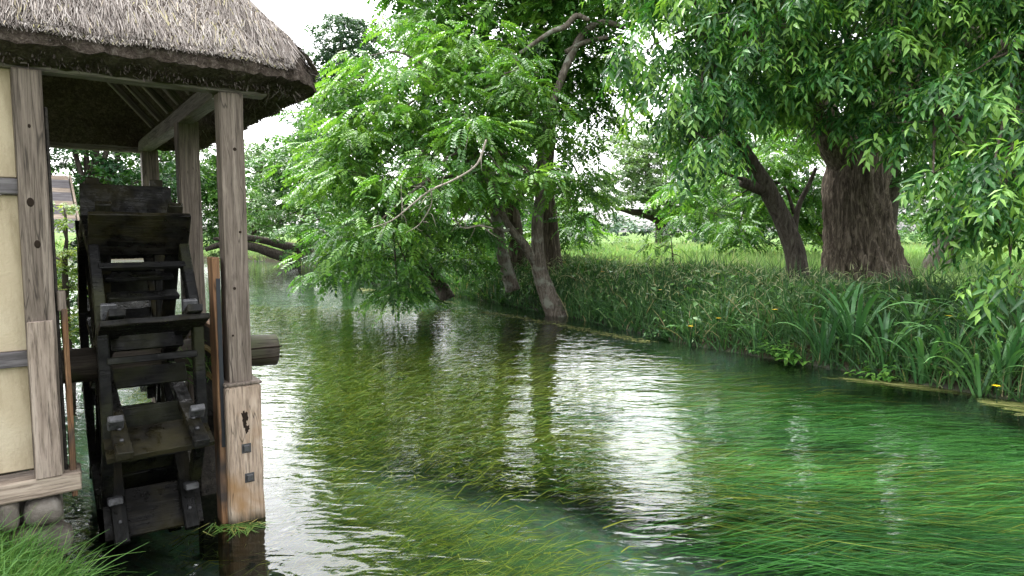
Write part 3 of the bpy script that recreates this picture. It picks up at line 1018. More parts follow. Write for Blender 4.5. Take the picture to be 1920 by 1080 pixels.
def straw():
    V_, F_, T_ = [], [], []
    off = 0
    # over the visible front and river-end slopes
    n = 62000
    d = rng.random(n) ** 1.4 * 1.7 - 0.02
    sidef = rng.random(n) < 0.72
    X = np.where(sidef, rng.uniform(-1.9, 0.45, n), EX1 - d)
    Y = np.where(sidef, EY0 + d, rng.uniform(-0.2, 2.2, n))
    ok = np.where(sidef, (EX1 - X) > d * 0.8, (Y - EY0) > d * 0.8)
    X, Y, sidef = X[ok], Y[ok], sidef[ok]
    X, Y = round_corner(X, Y)
    Z = ZT + SL * roof_dist(X, Y) + lump(X, Y) + 0.05 * (1 - np.exp(-roof_dist(X, Y) / 0.06)) + rng.uniform(-0.005, 0.022, len(X))
    m = len(X)
    patchy = 0.5 + 0.5 * np.sin(4.1 * X + 2.3 * np.sin(3.7 * Y)) * np.sin(5.3 * Z + 1.7 * X)
    yaw = rng.normal(0, 0.35, m) + rng.normal(0, 1.0, m) * (patchy > 0.55)
    down = np.where(sidef[:, None], np.stack([np.sin(yaw), -np.cos(yaw), np.full(m, -SL)], -1), np.stack([np.cos(yaw), np.sin(yaw), np.full(m, -SL)], -1))
    down[:, 2] += np.abs(rng.normal(0, 0.14, m))
    down /= np.linalg.norm(down, axis=1)[:, None]
    up = np.where(sidef[:, None], np.array([0, -SL, 1.0]), np.array([SL, 0, 1.0])) + rng.normal(0, 0.4, (m, 3))
    Ls = np.minimum(rng.uniform(0.04, 0.17, m) + 0.12 * (rng.random(m) < 0.04), roof_dist(X, Y) * 1.5 + rng.uniform(0.0, 0.035, m))
    v, f, t = ribbon(np.stack([X, Y, Z], -1), down, Ls, rng.uniform(0.002, 0.0058, m), up, 1, rng.uniform(-0.03, 0.10, m), np.clip(rng.normal(0.50, 0.25, m) + 0.3 * (patchy - 0.5), 0, 1), taper=0.5)
    V_.append(v); F_.append(f + off); T_.append(t); off += len(v)
    # ragged fringe along the eaves, tinted dark to stand for shade on the cut edge
    k = 5200
    e = rng.random(k)
    fr = e < 0.5
    px = np.where(fr, rng.uniform(-2.0, 0.48, k), EX1)
    py = np.where(fr, EY0, rng.uniform(-0.2, 4.1, k))
    px, py = round_corner(px, py)
    zz = ZT - rng.uniform(-0.05, 0.17, k)
    inn = (ZT - zz) / 0.17 * 0.13
    px = np.where(fr, px, px - np.maximum(inn, 0)); py = np.where(fr, py + np.maximum(inn, 0), py)
    dd = np.where(fr[:, None], np.stack([rng.normal(0, 0.4, k), -np.ones(k), rng.normal(-0.7, 0.45, k)], -1), np.stack([np.ones(k), rng.normal(0, 0.4, k), rng.normal(-0.7, 0.45, k)], -1))
    dd /= np.linalg.norm(dd, axis=1)[:, None]
    v, f, t = ribbon(np.stack([px, py, zz], -1), dd, rng.uniform(0.012, 0.05, k), rng.uniform(0.003, 0.007, k), rng.normal(0, 1, (k, 3)), 2, 0.1, np.clip(rng.normal(0.14, 0.12, k), 0, 0.9), taper=0.5)
    V_.append(v); F_.append(f + off); T_.append(t); off += len(v)
    # hanging roots and cobwebby threads under the corner
    k = 900
    s = rng.random(k)
    base = np.stack([EX1 - inset * 0.9 - 0.25 * rng.random(k), s * 3.6 - 0.1, np.full(k, ZT - 0.17)], -1)
    base[:, 2] += 0.25 * rng.random(k) * 0.6
    dd = rng.normal(0, 0.8, (k, 3)); dd[:, 2] = -0.7
    dd /= np.linalg.norm(dd, axis=1)[:, None]
    v, f, t = ribbon(base, dd, rng.uniform(0.04, 0.13, k), 0.004, rng.normal(0, 1, (k, 3)), 2, 0.1, np.clip(rng.normal(0.25, 0.15, k), 0, 0.9))
    V_.append(v); F_.append(f + off); T_.append(t)
    o = link('straw', mesh_np('straw', np.vstack(V_), np.vstack(F_), False, np.concatenate(T_)), M['straw'], mill)
    o['kind'] = 'stuff'


straw()
# rafters and laths under the thatch
for i in range(9):
    x = -0.35 - 0.42 * i
    for sgn in (-1, 1):
        y0 = 0.02 if sgn < 0 else 3.86
        run = min(1.9, 0.4 + 0.9 * (abs(x) + 0.4))
        a = math.atan(1.12)
        L = run / math.cos(a)
        yc = y0 + (-sgn) * run / 2
        zc = BT + 0.10 + 1.12 * run / 2 - 0.05
        box('rafter', (0.06, L, 0.06), (x, yc, zc), M['beam_y'], mill, rot=(a * (-sgn), 0, 0), bevel=0.008)
for i in range(5):
    y = 3.5 - 0.3 * i
    z = BT + 0.10 + 1.12 * (3.86 - y) + 0.005
    box('lath', (3.6 - 0.55 * i, 0.03, 0.025), (-2.05 - 0.28 * i, y, z), M['beam'], mill, bevel=0.003)
for i in range(6):
    y = 0.35 + 0.5 * i
    run = 0.9
    a = math.atan(1.12)
    box('rafter', (run / math.cos(a), 0.06, 0.06), (-0.05 - run / 2, y, BT + 0.06 + 1.12 * run / 2 - 0.02), M['beam'], mill, rot=(0, a, 0), bevel=0.008)

# ------------------------------------------------------------------ the water wheel (turns on its own)
WC = (-0.525, 0.82, 1.05)
wheel = empty('waterwheel', loc2w(*WC), ROT)
tag(wheel, 'wet black wooden paddle wheel hanging in the timber bay of the mill', 'water wheel')
RW = 1.30
NP_ = 10
TH0 = math.radians(-1.5)


def on_wheel(th, r, x=0.0):
    """point on the wheel: th from the top towards the viewer"""
    return Vector((x, -math.sin(th) * r, math.cos(th) * r))


paddle_me = box_mesh('paddle', 0.585, 0.036, 0.32, 0.005, 6, 0.003, 4)
arm_me = box_mesh('arm', 0.088, 0.05, 1.22, 0.006, 6, 0.002, 5)
end_me = box_mesh('brace_block', 0.085, 0.10, 0.045, 0.006)
bolt_me = box_mesh('bolt', 0.022, 0.016, 0.022, 0.006)
chord = 2 * 1.02 * math.sin(PI / NP_)
felloe_me = box_mesh('felloe', 0.06, chord * 1.02, 0.105, 0.006, 4, 0.002, 6)
sole_me = box_mesh('sole_board', 0.41, 0.030, 0.135, 0.005, 4, 0.002, 7)
tie_me = box_mesh('cross_tie', 0.50, 0.045, 0.035, 0.005)
for k in range(NP_):
    th = TH0 + k * 2 * PI / NP_
    jig = random.uniform(-0.012, 0.012)
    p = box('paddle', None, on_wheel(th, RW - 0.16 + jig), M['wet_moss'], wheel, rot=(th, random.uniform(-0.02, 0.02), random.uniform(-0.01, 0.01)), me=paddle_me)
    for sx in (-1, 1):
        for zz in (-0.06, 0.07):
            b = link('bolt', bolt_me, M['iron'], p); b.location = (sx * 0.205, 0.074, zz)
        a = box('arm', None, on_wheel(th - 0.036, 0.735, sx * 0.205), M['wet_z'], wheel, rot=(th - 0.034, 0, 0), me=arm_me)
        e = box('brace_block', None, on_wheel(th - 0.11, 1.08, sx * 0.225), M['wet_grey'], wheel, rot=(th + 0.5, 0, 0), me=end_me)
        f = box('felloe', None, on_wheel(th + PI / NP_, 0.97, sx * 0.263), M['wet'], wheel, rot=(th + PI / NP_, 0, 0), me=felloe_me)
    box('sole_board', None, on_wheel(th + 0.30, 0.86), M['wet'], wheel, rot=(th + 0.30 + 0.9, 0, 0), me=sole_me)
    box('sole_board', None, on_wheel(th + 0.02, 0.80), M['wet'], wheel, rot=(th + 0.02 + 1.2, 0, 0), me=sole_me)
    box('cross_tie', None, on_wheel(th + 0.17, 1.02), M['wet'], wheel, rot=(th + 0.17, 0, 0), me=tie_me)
# axle log: runs from the wall out past the corner post
ax_pts = [(-0.62, 0, 0), (0.0, 0.0, -0.005), (0.6, 0, -0.01), (1.03, 0, -0.03)]
V, Fc = tube(ax_pts, [0.12, 0.125, 0.128, 0.128], 18, 5, 0.02, (9, 0.02, 0.0))
axle = link('axle_log', mesh_np('axle_log', V, Fc, True), M['log'], wheel)
for zz, yy in ((0.035, -0.123), (-0.05, -0.117)):
    box('axle_crack', (0.30, 0.012, 0.010), (0.9, yy, zz - 0.02), M['char'], axle, bevel=0.002)
for x in (-0.30, 0.30):
    pts = [on_wheel(a, 0.185, x) for a in np.linspace(0, 2 * PI, 13)]
    box('hub_plate', (0.05, 0.36, 0.36), (x * 0.72, 0, 0), M['wet'], wheel, rot=(TH0, 0, 0), bevel=0.05)

# ------------------------------------------------------------------ trees
def pth(*pts):
    """[(px, py, Y, r), ...] -> points, radii"""
    return [at(p[0], p[1], p[2]) for p in pts], [p[3] for p in pts]


# --- giant tree with twisted furrowed trunk
b = on_ground(1620, 14.0, 0.3)
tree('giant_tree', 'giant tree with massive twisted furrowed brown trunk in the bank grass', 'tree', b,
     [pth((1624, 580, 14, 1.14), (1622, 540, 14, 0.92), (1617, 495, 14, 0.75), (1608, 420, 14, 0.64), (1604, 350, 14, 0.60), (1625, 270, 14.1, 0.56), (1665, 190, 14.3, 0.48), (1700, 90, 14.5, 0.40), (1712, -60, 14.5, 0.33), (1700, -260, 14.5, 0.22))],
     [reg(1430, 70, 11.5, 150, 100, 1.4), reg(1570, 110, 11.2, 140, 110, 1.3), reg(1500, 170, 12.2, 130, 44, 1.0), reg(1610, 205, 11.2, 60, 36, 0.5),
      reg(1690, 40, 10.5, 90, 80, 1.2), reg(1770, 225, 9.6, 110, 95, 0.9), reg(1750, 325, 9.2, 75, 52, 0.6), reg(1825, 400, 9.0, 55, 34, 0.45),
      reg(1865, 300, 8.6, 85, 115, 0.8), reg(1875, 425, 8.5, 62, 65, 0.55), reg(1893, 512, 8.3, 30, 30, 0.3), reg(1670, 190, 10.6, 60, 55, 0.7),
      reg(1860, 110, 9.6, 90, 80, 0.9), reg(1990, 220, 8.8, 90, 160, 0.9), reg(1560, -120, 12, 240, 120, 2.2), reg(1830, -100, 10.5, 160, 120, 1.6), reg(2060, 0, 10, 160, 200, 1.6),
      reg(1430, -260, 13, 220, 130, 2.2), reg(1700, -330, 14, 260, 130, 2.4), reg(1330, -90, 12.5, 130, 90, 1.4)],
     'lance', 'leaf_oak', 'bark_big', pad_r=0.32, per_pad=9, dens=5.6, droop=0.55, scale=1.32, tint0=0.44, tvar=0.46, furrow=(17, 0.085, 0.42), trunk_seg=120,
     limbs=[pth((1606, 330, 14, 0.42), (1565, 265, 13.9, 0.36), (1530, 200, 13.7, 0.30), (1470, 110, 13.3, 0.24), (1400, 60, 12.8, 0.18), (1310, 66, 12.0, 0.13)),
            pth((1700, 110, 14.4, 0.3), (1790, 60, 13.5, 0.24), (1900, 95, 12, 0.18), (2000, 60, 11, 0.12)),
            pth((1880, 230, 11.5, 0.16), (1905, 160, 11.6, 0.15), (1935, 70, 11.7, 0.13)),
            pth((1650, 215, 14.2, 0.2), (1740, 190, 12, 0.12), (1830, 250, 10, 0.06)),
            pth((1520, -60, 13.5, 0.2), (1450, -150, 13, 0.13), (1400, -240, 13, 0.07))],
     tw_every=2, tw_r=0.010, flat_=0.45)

# --- leaning dark tree beside it
b = on_ground(1497, 13.0, 0.2)
tree('leaning_tree', 'slender dark leaning tree with a sawn limb stub beside the giant trunk', 'tree', b,
     [pth((1500, 550, 13, 0.24), (1496, 510, 13, 0.21), (1488, 465, 13, 0.19), (1466, 408, 13, 0.175), (1436, 350, 12.9, 0.165), (1408, 305, 12.8, 0.14), (1378, 255, 12.5, 0.13), (1350, 180, 12, 0.10), (1320, 60, 11.6, 0.07), (1290, -60, 11.5, 0.04))],
     [reg(1225, 85, 11.2, 80, 85, 1.0), reg(1320, 170, 10.6, 95, 85, 1.0), reg(1325, 262, 10.2, 42, 55, 0.5), reg(1350, 240, 10.8, 70, 46, 0.6), reg(1265, 215, 11.5, 55, 40, 0.6), reg(1310, 30, 11.3, 100, 70, 1.2), reg(1240, -60, 12, 90, 60, 1.2)],
     'lance', 'leaf_oak', 'bark_dark', pad_r=0.30, per_pad=9, dens=6.0, droop=0.6, scale=1.3, tint0=0.46, tvar=0.46,
     limbs=[pth((1438, 358, 12.9, 0.13), (1415, 350, 12.85, 0.115), (1389, 340, 12.8, 0.10)),
            pth((1487, 462, 13, 0.075), (1491, 420, 13, 0.06), (1498, 385, 13, 0.05), (1515, 350, 13, 0.045), (1530, 315, 13, 0.035)),
            pth((1489, 400, 13, 0.04), (1478, 365, 12.9, 0.03), (1470, 350, 12.9, 0.025)),
            pth((1400, 338, 12.8, 0.035), (1362, 326, 12.6, 0.03), (1330, 308, 12.4, 0.02), (1290, 312, 12.2, 0.012))],
     tw_every=2, tw_r=0.009, flat_=0.45)

# --- pale leaning trunk at the far right
b = on_ground(1748, 16.5, 0.2)
tree('slanting_tree', 'pale slanting trunk half hidden by hanging leaves, past the giant trunk', 'tree', b,
     [pth((1735, 560, 16.5, 0.36), (1750, 510, 16.5, 0.32), (1772, 460, 16.5, 0.28), (1800, 390, 16.5, 0.25), (1830, 300, 16.5, 0.2), (1860, 180, 16.5, 0.15), (1880, 20, 16.5, 0.08))],
     [reg(1830, 200, 15, 120, 90, 1.5), reg(1900, 60, 15, 120, 100, 1.6), reg(1850, 330, 15.5, 90, 50, 1.2)],
     'lance', 'leaf_oak', 'bark_grey', pad_r=0.4, per_pad=10, dens=2.6, droop=0.7, scale=1.4, tint0=0.4, tw_every=4, flat_=0.6)

for nm, lb, px, Y, rg in (
        ('meadow_edge_tree', 'tall dense tree behind the leaning dark trunk', 1585, 21.5, [reg(1330, 215, 21, 70, 50, 2), reg(1430, 190, 21, 90, 60, 2.2), reg(1520, 120, 21.5, 120, 110, 2.6), reg(1400, 60, 21.5, 120, 80, 2.6), reg(1340, -60, 22, 130, 100, 3), reg(1480, -80, 22, 140, 110, 3), reg(1420, -230, 22, 130, 80, 3)]),
        ('meadow_edge_tree', 'tall dense tree behind the giant trunk', 1650, 21.5, [reg(1620, 230, 21, 60, 60, 1.8), reg(1700, 260, 21, 100, 80, 2.2), reg(1820, 250, 21, 110, 100, 2.4), reg(1720, 100, 21.5, 140, 110, 2.8), reg(1870, 60, 21.5, 120, 120, 2.8), reg(1700, -80, 22, 140, 110, 3), reg(1860, -120, 22, 140, 110, 3), reg(2000, 180, 21, 120, 140, 2.6)])):
    b = on_ground(px, Y, 0.2)
    tree(nm, lb, 'tree', b, [([b, b + np.array([0.2, 0.0, 2.0]), b + np.array([0.3, 0.2, 4.2]), at(px, 20, Y)], [0.34, 0.28, 0.24, 0.1])], rg,
         mat='leaf_far', pad_r=0.7, per_pad=9, dens=1.5, droop=0.5, scale=0.62, tint0=0.42, tw_every=5, tw_r=0.02, group='tall trees at the meadow edge')

# --- the walnut stand at the bend of the bank
WK = dict(kind='pinnate', mat='leaf_walnut', pad_r=0.46, per_pad=12, dens=4.2, droop=0.16, scale=1.05, tint0=0.58, tvar=0.30, tw_every=2, tw_r=0.009)
b = on_ground(1043, 16.0, 0.15)
tree('forked_walnut', 'forked grey trunk rising from the water edge, leafy branches over the river', 'tree', b,
     [pth((1050, 606, 16, 0.34), (1042, 585, 16, 0.27), (1030, 560, 16, 0.23), (1012, 508, 16, 0.19), (1008, 460, 16, 0.155), (1008, 410, 16, 0.14), (1016, 340, 16, 0.12), (1012, 260, 16, 0.10), (990, 180, 15.8, 0.08), (960, 100, 15.6, 0.05))],
     [reg(880, 250, 13.6, 105, 60, 1.3), reg(940, 320, 13.4, 85, 36, 1.0), reg(1000, 215, 15, 95, 55, 1.3), reg(800, 330, 13.4, 85, 48, 1.0), reg(700, 425, 13.2, 62, 34, 0.7), reg(1005, 345, 14.5, 75, 34, 1.0),
      reg(930, 150, 15.2, 100, 60, 1.5), reg(1075, 330, 16.5, 60, 55, 1.0), reg(860, 420, 14.6, 60, 30, 0.8)],
     bark='bark_grey', **WK,
     limbs=[pth((1012, 508, 16, 0.13), (985, 462, 15.9, 0.11), (955, 425, 15.8, 0.09), (935, 385, 15.6, 0.075), (925, 340, 15.4, 0.06), (900, 290, 15, 0.05)),
            pth((958, 428, 15.8, 0.05), (938, 432, 15.6, 0.035), (905, 398, 15.2, 0.02)),
            pth((1005, 350, 16, 0.06), (975, 320, 15.7, 0.05), (945, 345, 15.5, 0.04)),
            pth((1012, 260, 16, 0.09), (1040, 180, 16.2, 0.09), (1068, 110, 16.4, 0.10), (1095, 62, 16.5, 0.095), (1130, 42, 16.5, 0.08), (1170, 52, 16.5, 0.06)),
            pth((1060, 98, 16.4, 0.06), (1100, 78, 16.4, 0.065), (1140, 70, 16.4, 0.05)),
            pth((960, 190, 15.8, 0.05), (990, 150, 15.8, 0.07), (1010, 138, 15.8, 0.06)),
            pth((975, 100, 16, 0.045), (1030, 62, 16, 0.06), (1060, 50, 16, 0.075), (1080, 30, 16, 0.07), (1105, 38, 16, 0.05))],
     bare=[pth((912, 262, 12.50, 0.035), (890, 305, 12.40, 0.034), (850, 335, 12.30, 0.032), (808, 355, 12.20, 0.03), (770, 386, 12.10, 0.027), (735, 412, 12.00, 0.022), (695, 428, 11.90, 0.012)),
           pth((808, 355, 12.20, 0.022), (806, 380, 12.20, 0.018), (800, 405, 12.20, 0.016), (785, 425, 12.15, 0.014), (762, 436, 12.10, 0.008)),
           pth((757, 395, 12.10, 0.014), (756, 375, 12.10, 0.012), (752, 345, 12.10, 0.007)),
           pth((925, 428, 13.70, 0.03), (895, 428, 13.60, 0.034), (868, 423, 13.50, 0.026), (850, 410, 13.40, 0.012))])
b = on_ground(1036, 19.0, 0.15)
tree('upright_walnut', 'upright brown walnut trunk standing right behind the forked grey trunk', 'tree', b,
     [pth((1042, 545, 19, 0.34), (1036, 490, 19, 0.28), (1030, 420, 19, 0.25), (1024, 340, 19, 0.22), (1030, 250, 19, 0.18), (1040, 150, 19, 0.14), (1045, 30, 19, 0.09), (1040, -120, 19, 0.05))],
     [reg(1060, 150, 18, 80, 60, 1.8), reg(1110, 70, 18, 80, 70, 1.8), reg(1000, 60, 18, 100, 65, 1.8), reg(1090, 200, 18.5, 75, 36, 1.2), reg(1100, 385, 18, 45, 50, 0.9), reg(1040, -60, 18.5, 130, 80, 2.2), reg(1150, -90, 18, 110, 90, 2.0), reg(1130, 130, 18, 50, 50, 1.2), reg(950, -40, 18.5, 90, 70, 2), reg(1060, -200, 19, 130, 90, 2.4), reg(930, -180, 19.5, 110, 80, 2.4), reg(840, -110, 19.5, 70, 60, 2), reg(1085, 262, 18, 46, 20, 1.0), reg(1062, 300, 18, 36, 24, 0.9)],
     bark='bark_big', **{**WK, 'tint0': 0.48, 'scale': 1.25, 'dens': 3.1})
b = on_ground(955, 17.5, 0.15)
tree('slim_walnut', 'slim bent brown walnut trunk in tall grass, crown spreading over the river', 'tree', b,
     [pth((962, 545, 17.5, 0.2), (950, 505, 17.5, 0.175), (938, 460, 17.5, 0.155), (930, 410, 17.4, 0.14), (915, 360, 17.2, 0.13), (890, 290, 17, 0.11), (850, 210, 16.6, 0.09), (810, 130, 16.2, 0.06))],
     [reg(790, 150, 15.6, 95, 52, 1.7), reg(700, 150, 16.2, 80, 60, 1.6), reg(720, 240, 15.2, 100, 55, 1.6), reg(650, 230, 16.8, 60, 80, 1.5), reg(830, 230, 15.4, 95, 52, 1.5), reg(690, 330, 15.4, 100, 50, 1.5), reg(610, 340, 17, 55, 60, 1.4), reg(780, 420, 15.6, 100, 40, 1.4), reg(880, 100, 16.4, 100, 60, 1.8), reg(820, 70, 17.0, 90, 36, 1.6), reg(690, 105, 16.6, 52, 30, 1.2), reg(850, 350, 16, 80, 40, 1.2), reg(640, 420, 16.4, 55, 36, 1.2)],
     bark='bark_grey', **{**WK, 'tint0': 0.64, 'dens': 4.6})
b = on_ground(974, 20.5, 0.15)
tree('rear_walnut', 'straight rough walnut trunk between the slim bent trunk and the forked one', 'tree', b,
     [pth((978, 540, 20.5, 0.33), (972, 490, 20.5, 0.28), (965, 430, 20.5, 0.25), (955, 370, 20.5, 0.22), (940, 290, 20.5, 0.18), (925, 190, 20.5, 0.14), (910, 60, 20.5, 0.09), (900, -80, 20.5, 0.05))],
     [reg(900, 60, 19.5, 120, 70, 2.2), reg(960, 160, 20, 80, 60, 1.8), reg(800, 40, 20, 70, 40, 2.0), reg(870, -60, 20, 110, 70, 2.4), reg(930, 440, 20.8, 80, 40, 1.6), reg(870, 330, 19.5, 90, 80, 1.6), reg(760, -20, 20.5, 40, 40, 1.5), reg(1060, 430, 21.5, 55, 45, 1.6)],
     bark='bark_big', **{**WK, 'tint0': 0.46, 'scale': 1.3, 'dens': 2.8})
b = on_ground(832, 20.5, 0.15)
tree('waterside_walnut', 'short dark crooked trunk at the water edge under drooping walnut boughs', 'tree', b,
     [pth((838, 562, 20, 0.27), (828, 540, 20, 0.22), (812, 515, 19.8, 0.19), (795, 498, 19.5, 0.17), (770, 465, 19, 0.13), (740, 420, 18, 0.09), (700, 380, 17, 0.05))],
     [reg(720, 480, 15.6, 90, 30, 1.3), reg(640, 490, 16.8, 66, 26, 1.2), reg(770, 515, 15.2, 45, 22, 0.8), reg(840, 475, 16.5, 80, 32, 1.2), reg(745, 385, 16.4, 85, 36, 1.4), reg(650, 450, 17.5, 70, 32, 1.3), reg(745, 540, 14.8, 22, 10, 0.4), reg(600, 510, 18, 34, 14, 0.8)],
     bark='bark_dark', **{**WK, 'tint0': 0.46})

# --- far left: tree with limbs lying over the water
b = on_ground(582, 41, 0.2)
tree('overhanging_tree', 'old far tree whose two thick limbs stretch low over the water', 'tree', b,
     [pth((590, 510, 41, 0.75), (580, 490, 41, 0.62), (572, 465, 41, 0.5), (575, 420, 41, 0.42), (590, 350, 41, 0.32), (600, 270, 41, 0.2))],
     [reg(555, 330, 38, 70, 70, 4), reg(500, 330, 38, 40, 60, 3.5), reg(610, 290, 36, 60, 60, 4), reg(520, 415, 37, 60, 34, 3), reg(600, 410, 34, 70, 55, 3.5), reg(590, 240, 40, 40, 36, 3), reg(660, 380, 30, 60, 90, 3), reg(480, 395, 38, 30, 28, 2.5), reg(545, 270, 39, 46, 30, 3), reg(560, 455, 36, 40, 20, 2)],
     mat='leaf_far', pad_r=0.8, per_pad=11, dens=0.75, scale=0.62, tint0=0.55, tvar=0.3, tw_every=3, tw_r=0.03,
     limbs=[pth((578, 490, 41, 0.36), (550, 487, 40.5, 0.34), (515, 476, 40, 0.3), (470, 462, 39.5, 0.25), (420, 458, 39, 0.2), (385, 468, 38.5, 0.12)),
            pth((572, 468, 41, 0.30), (540, 462, 40.5, 0.27), (500, 452, 40, 0.22), (460, 446, 39.5, 0.18), (400, 448, 39, 0.1))])
b = on_ground(640, 52, 0.2)
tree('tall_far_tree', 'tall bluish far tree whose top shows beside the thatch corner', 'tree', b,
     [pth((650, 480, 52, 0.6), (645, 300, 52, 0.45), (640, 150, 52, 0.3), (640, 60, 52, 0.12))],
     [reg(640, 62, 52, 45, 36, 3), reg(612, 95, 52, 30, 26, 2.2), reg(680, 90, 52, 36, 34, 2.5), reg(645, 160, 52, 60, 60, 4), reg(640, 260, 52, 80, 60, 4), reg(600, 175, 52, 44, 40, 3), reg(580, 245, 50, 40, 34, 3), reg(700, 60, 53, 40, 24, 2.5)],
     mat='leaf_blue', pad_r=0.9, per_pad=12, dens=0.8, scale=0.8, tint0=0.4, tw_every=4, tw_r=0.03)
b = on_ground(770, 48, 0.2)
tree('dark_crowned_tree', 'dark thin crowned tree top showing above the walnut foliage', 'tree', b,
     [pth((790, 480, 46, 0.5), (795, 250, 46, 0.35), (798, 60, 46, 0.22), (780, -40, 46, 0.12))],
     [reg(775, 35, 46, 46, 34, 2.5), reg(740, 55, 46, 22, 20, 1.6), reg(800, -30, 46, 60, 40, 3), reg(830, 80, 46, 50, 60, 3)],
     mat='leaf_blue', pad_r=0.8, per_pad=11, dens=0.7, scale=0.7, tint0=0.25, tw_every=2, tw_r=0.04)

# --- beyond the mill, seen through the wheel bay
for nm, lb, px, Y, rg, mt, t0 in (
        ('ivy_tree', 'tree wrapped in dark ivy behind the wheel bay', 175, 13.5, [reg(180, 330, 13.5, 60, 50, 0.7), reg(175, 400, 13.5, 55, 60, 0.6), reg(230, 300, 14, 60, 30, 0.8), reg(160, 250, 13.5, 70, 60, 0.9), reg(180, 480, 13.6, 50, 50, 0.6), reg(120, 300, 14, 40, 40, 0.7), reg(160, 150, 14, 100, 70, 1.2), reg(90, 60, 14, 120, 110, 1.5), reg(240, 60, 15, 90, 120, 1.5), reg(130, -110, 14.5, 160, 110, 1.8), reg(40, 330, 13, 70, 160, 1.0), reg(255, 385, 14.5, 55, 50, 0.9), reg(300, 300, 15, 60, 60, 1.0), reg(300, 180, 15, 80, 60, 1.2)], 'leaf_ivy', 0.45),
        ('bank_tree', 'broad green tree on the far shore seen between the rear posts', 300, 40, [reg(260, 370, 40, 80, 60, 5), reg(330, 330, 42, 80, 70, 5), reg(400, 350, 42, 45, 60, 4), reg(330, 430, 40, 90, 40, 4), reg(410, 420, 43, 30, 25, 3), reg(210, 330, 40, 80, 80, 5), reg(440, 380, 44, 30, 60, 4), reg(240, 190, 40, 110, 90, 5), reg(350, 210, 42, 70, 70, 5)], 'leaf_far', 0.55),
        ('shore_tree', 'pale tree on the far shore between the corner post and low limbs', 470, 56, [reg(480, 420, 56, 46, 34, 4), reg(490, 300, 58, 34, 44, 4), reg(520, 360, 56, 40, 70, 4), reg(440, 400, 58, 30, 50, 4), reg(380, 330, 58, 60, 60, 5)], 'leaf_pale', 0.5)):
    b = on_ground(px, Y, 0.2)
    top = rg[1][0]
    tree(nm, lb, 'tree', b, [([b, b + np.array([0.1, 0.1, 1.5]), top], [0.015 * Y, 0.012 * Y, 0.004 * Y])], rg, mat=mt, pad_r=0.25 + 0.013 * Y, per_pad=12, dens=(5 if Y < 20 else 0.6), scale=(0.36 if Y < 20 else 0.7), tint0=t0, tvar=0.3, tw_every=4, tw_r=0.0006 * Y + 0.002)
b = on_ground(120, 8.2, 0.1)
tree('maple_shrub', 'light green maple shrub beside the mill wall', 'shrub', b,
     [([b, at(122, 520, 8.2), at(125, 450, 8.2)], [0.05, 0.035, 0.02])],
     [reg(122, 420, 8.2, 30, 26, 0.5), reg(118, 480, 8.0, 36, 34, 0.5), reg(130, 540, 8.2, 40, 36, 0.5), reg(118, 385, 8.4, 24, 10, 0.4), reg(125, 600, 8.2, 40, 34, 0.5), reg(70, 480, 8.4, 40, 70, 0.6)],
     mat='leaf_maple', pad_r=0.16, per_pad=12, dens=60, scale=0.16, tint0=0.45, tvar=0.4, tw_every=4, tw_r=0.004)
for i, (px, py, Y, rx, ry) in enumerate(((128, 600, 8.8, 46, 95), (200, 560, 17, 70, 36), (395, 478, 42, 40, 16))):
    b = on_ground(px, Y, 0.1)
    c = at(px, py, Y)
    tree('bank_shrub', ('dark low shrub hanging over the wheel race behind the mill wall', 'leafy low bush on the near shore seen through the wheel', 'pale low bush on the far shore under the low limbs')[i], 'shrub', b,
         [([b, b * 0.5 + c * 0.5, c], [0.03, 0.02, 0.01])], [reg(px, py, Y, rx, ry, 0.06 * Y)], mat=('leaf_ivy', 'leaf_far', 'leaf_pale')[i], pad_r=0.02 * Y, per_pad=12, dens=(50, 6, 1.0)[i], scale=(0.18, 0.3, 0.6)[i], tint0=(0.4, 0.6, 0.6)[i], tw_every=5, tw_r=0.004)

# --- across the meadow on the right
b = on_ground(1240, 52, 0.2)
tree('meadow_tree', 'big pale round tree standing alone in the meadow with spreading dark limbs', 'tree', b,
     [pth((1238, 475, 52, 0.55), (1240, 440, 52, 0.46), (1236, 410, 52, 0.40), (1220, 350, 52, 0.3), (1210, 290, 52, 0.22))],
     [reg(1200, 300, 51, 60, 40, 4), reg(1150, 340, 51, 36, 30, 3), reg(1240, 350, 50, 70, 34, 4), reg(1180, 372, 50, 56, 16, 3), reg(1280, 290, 52, 60, 44, 4), reg(1300, 380, 51, 60, 30, 4), reg(1230, 255, 52, 50, 30, 3.5), reg(1120, 370, 52, 26, 22, 2.5), reg(1340, 330, 52, 60, 60, 4), reg(1250, 395, 50, 50, 10, 2.5), reg(1170, 260, 52, 40, 24, 3), reg(1290, 240, 52, 60, 30, 3.5)],
     mat='leaf_pale', pad_r=0.9, per_pad=12, dens=1.05, scale=0.62, tint0=0.55, tvar=0.35, tw_every=3, tw_r=0.03,
     limbs=[pth((1236, 412, 52, 0.4), (1210, 402, 51.5, 0.32), (1180, 396, 51, 0.22), (1160, 392, 51, 0.12)), pth((1240, 412, 52, 0.35), (1262, 400, 52, 0.25), (1290, 380, 52, 0.14))])
b = on_ground(1400, 25, 0.2)
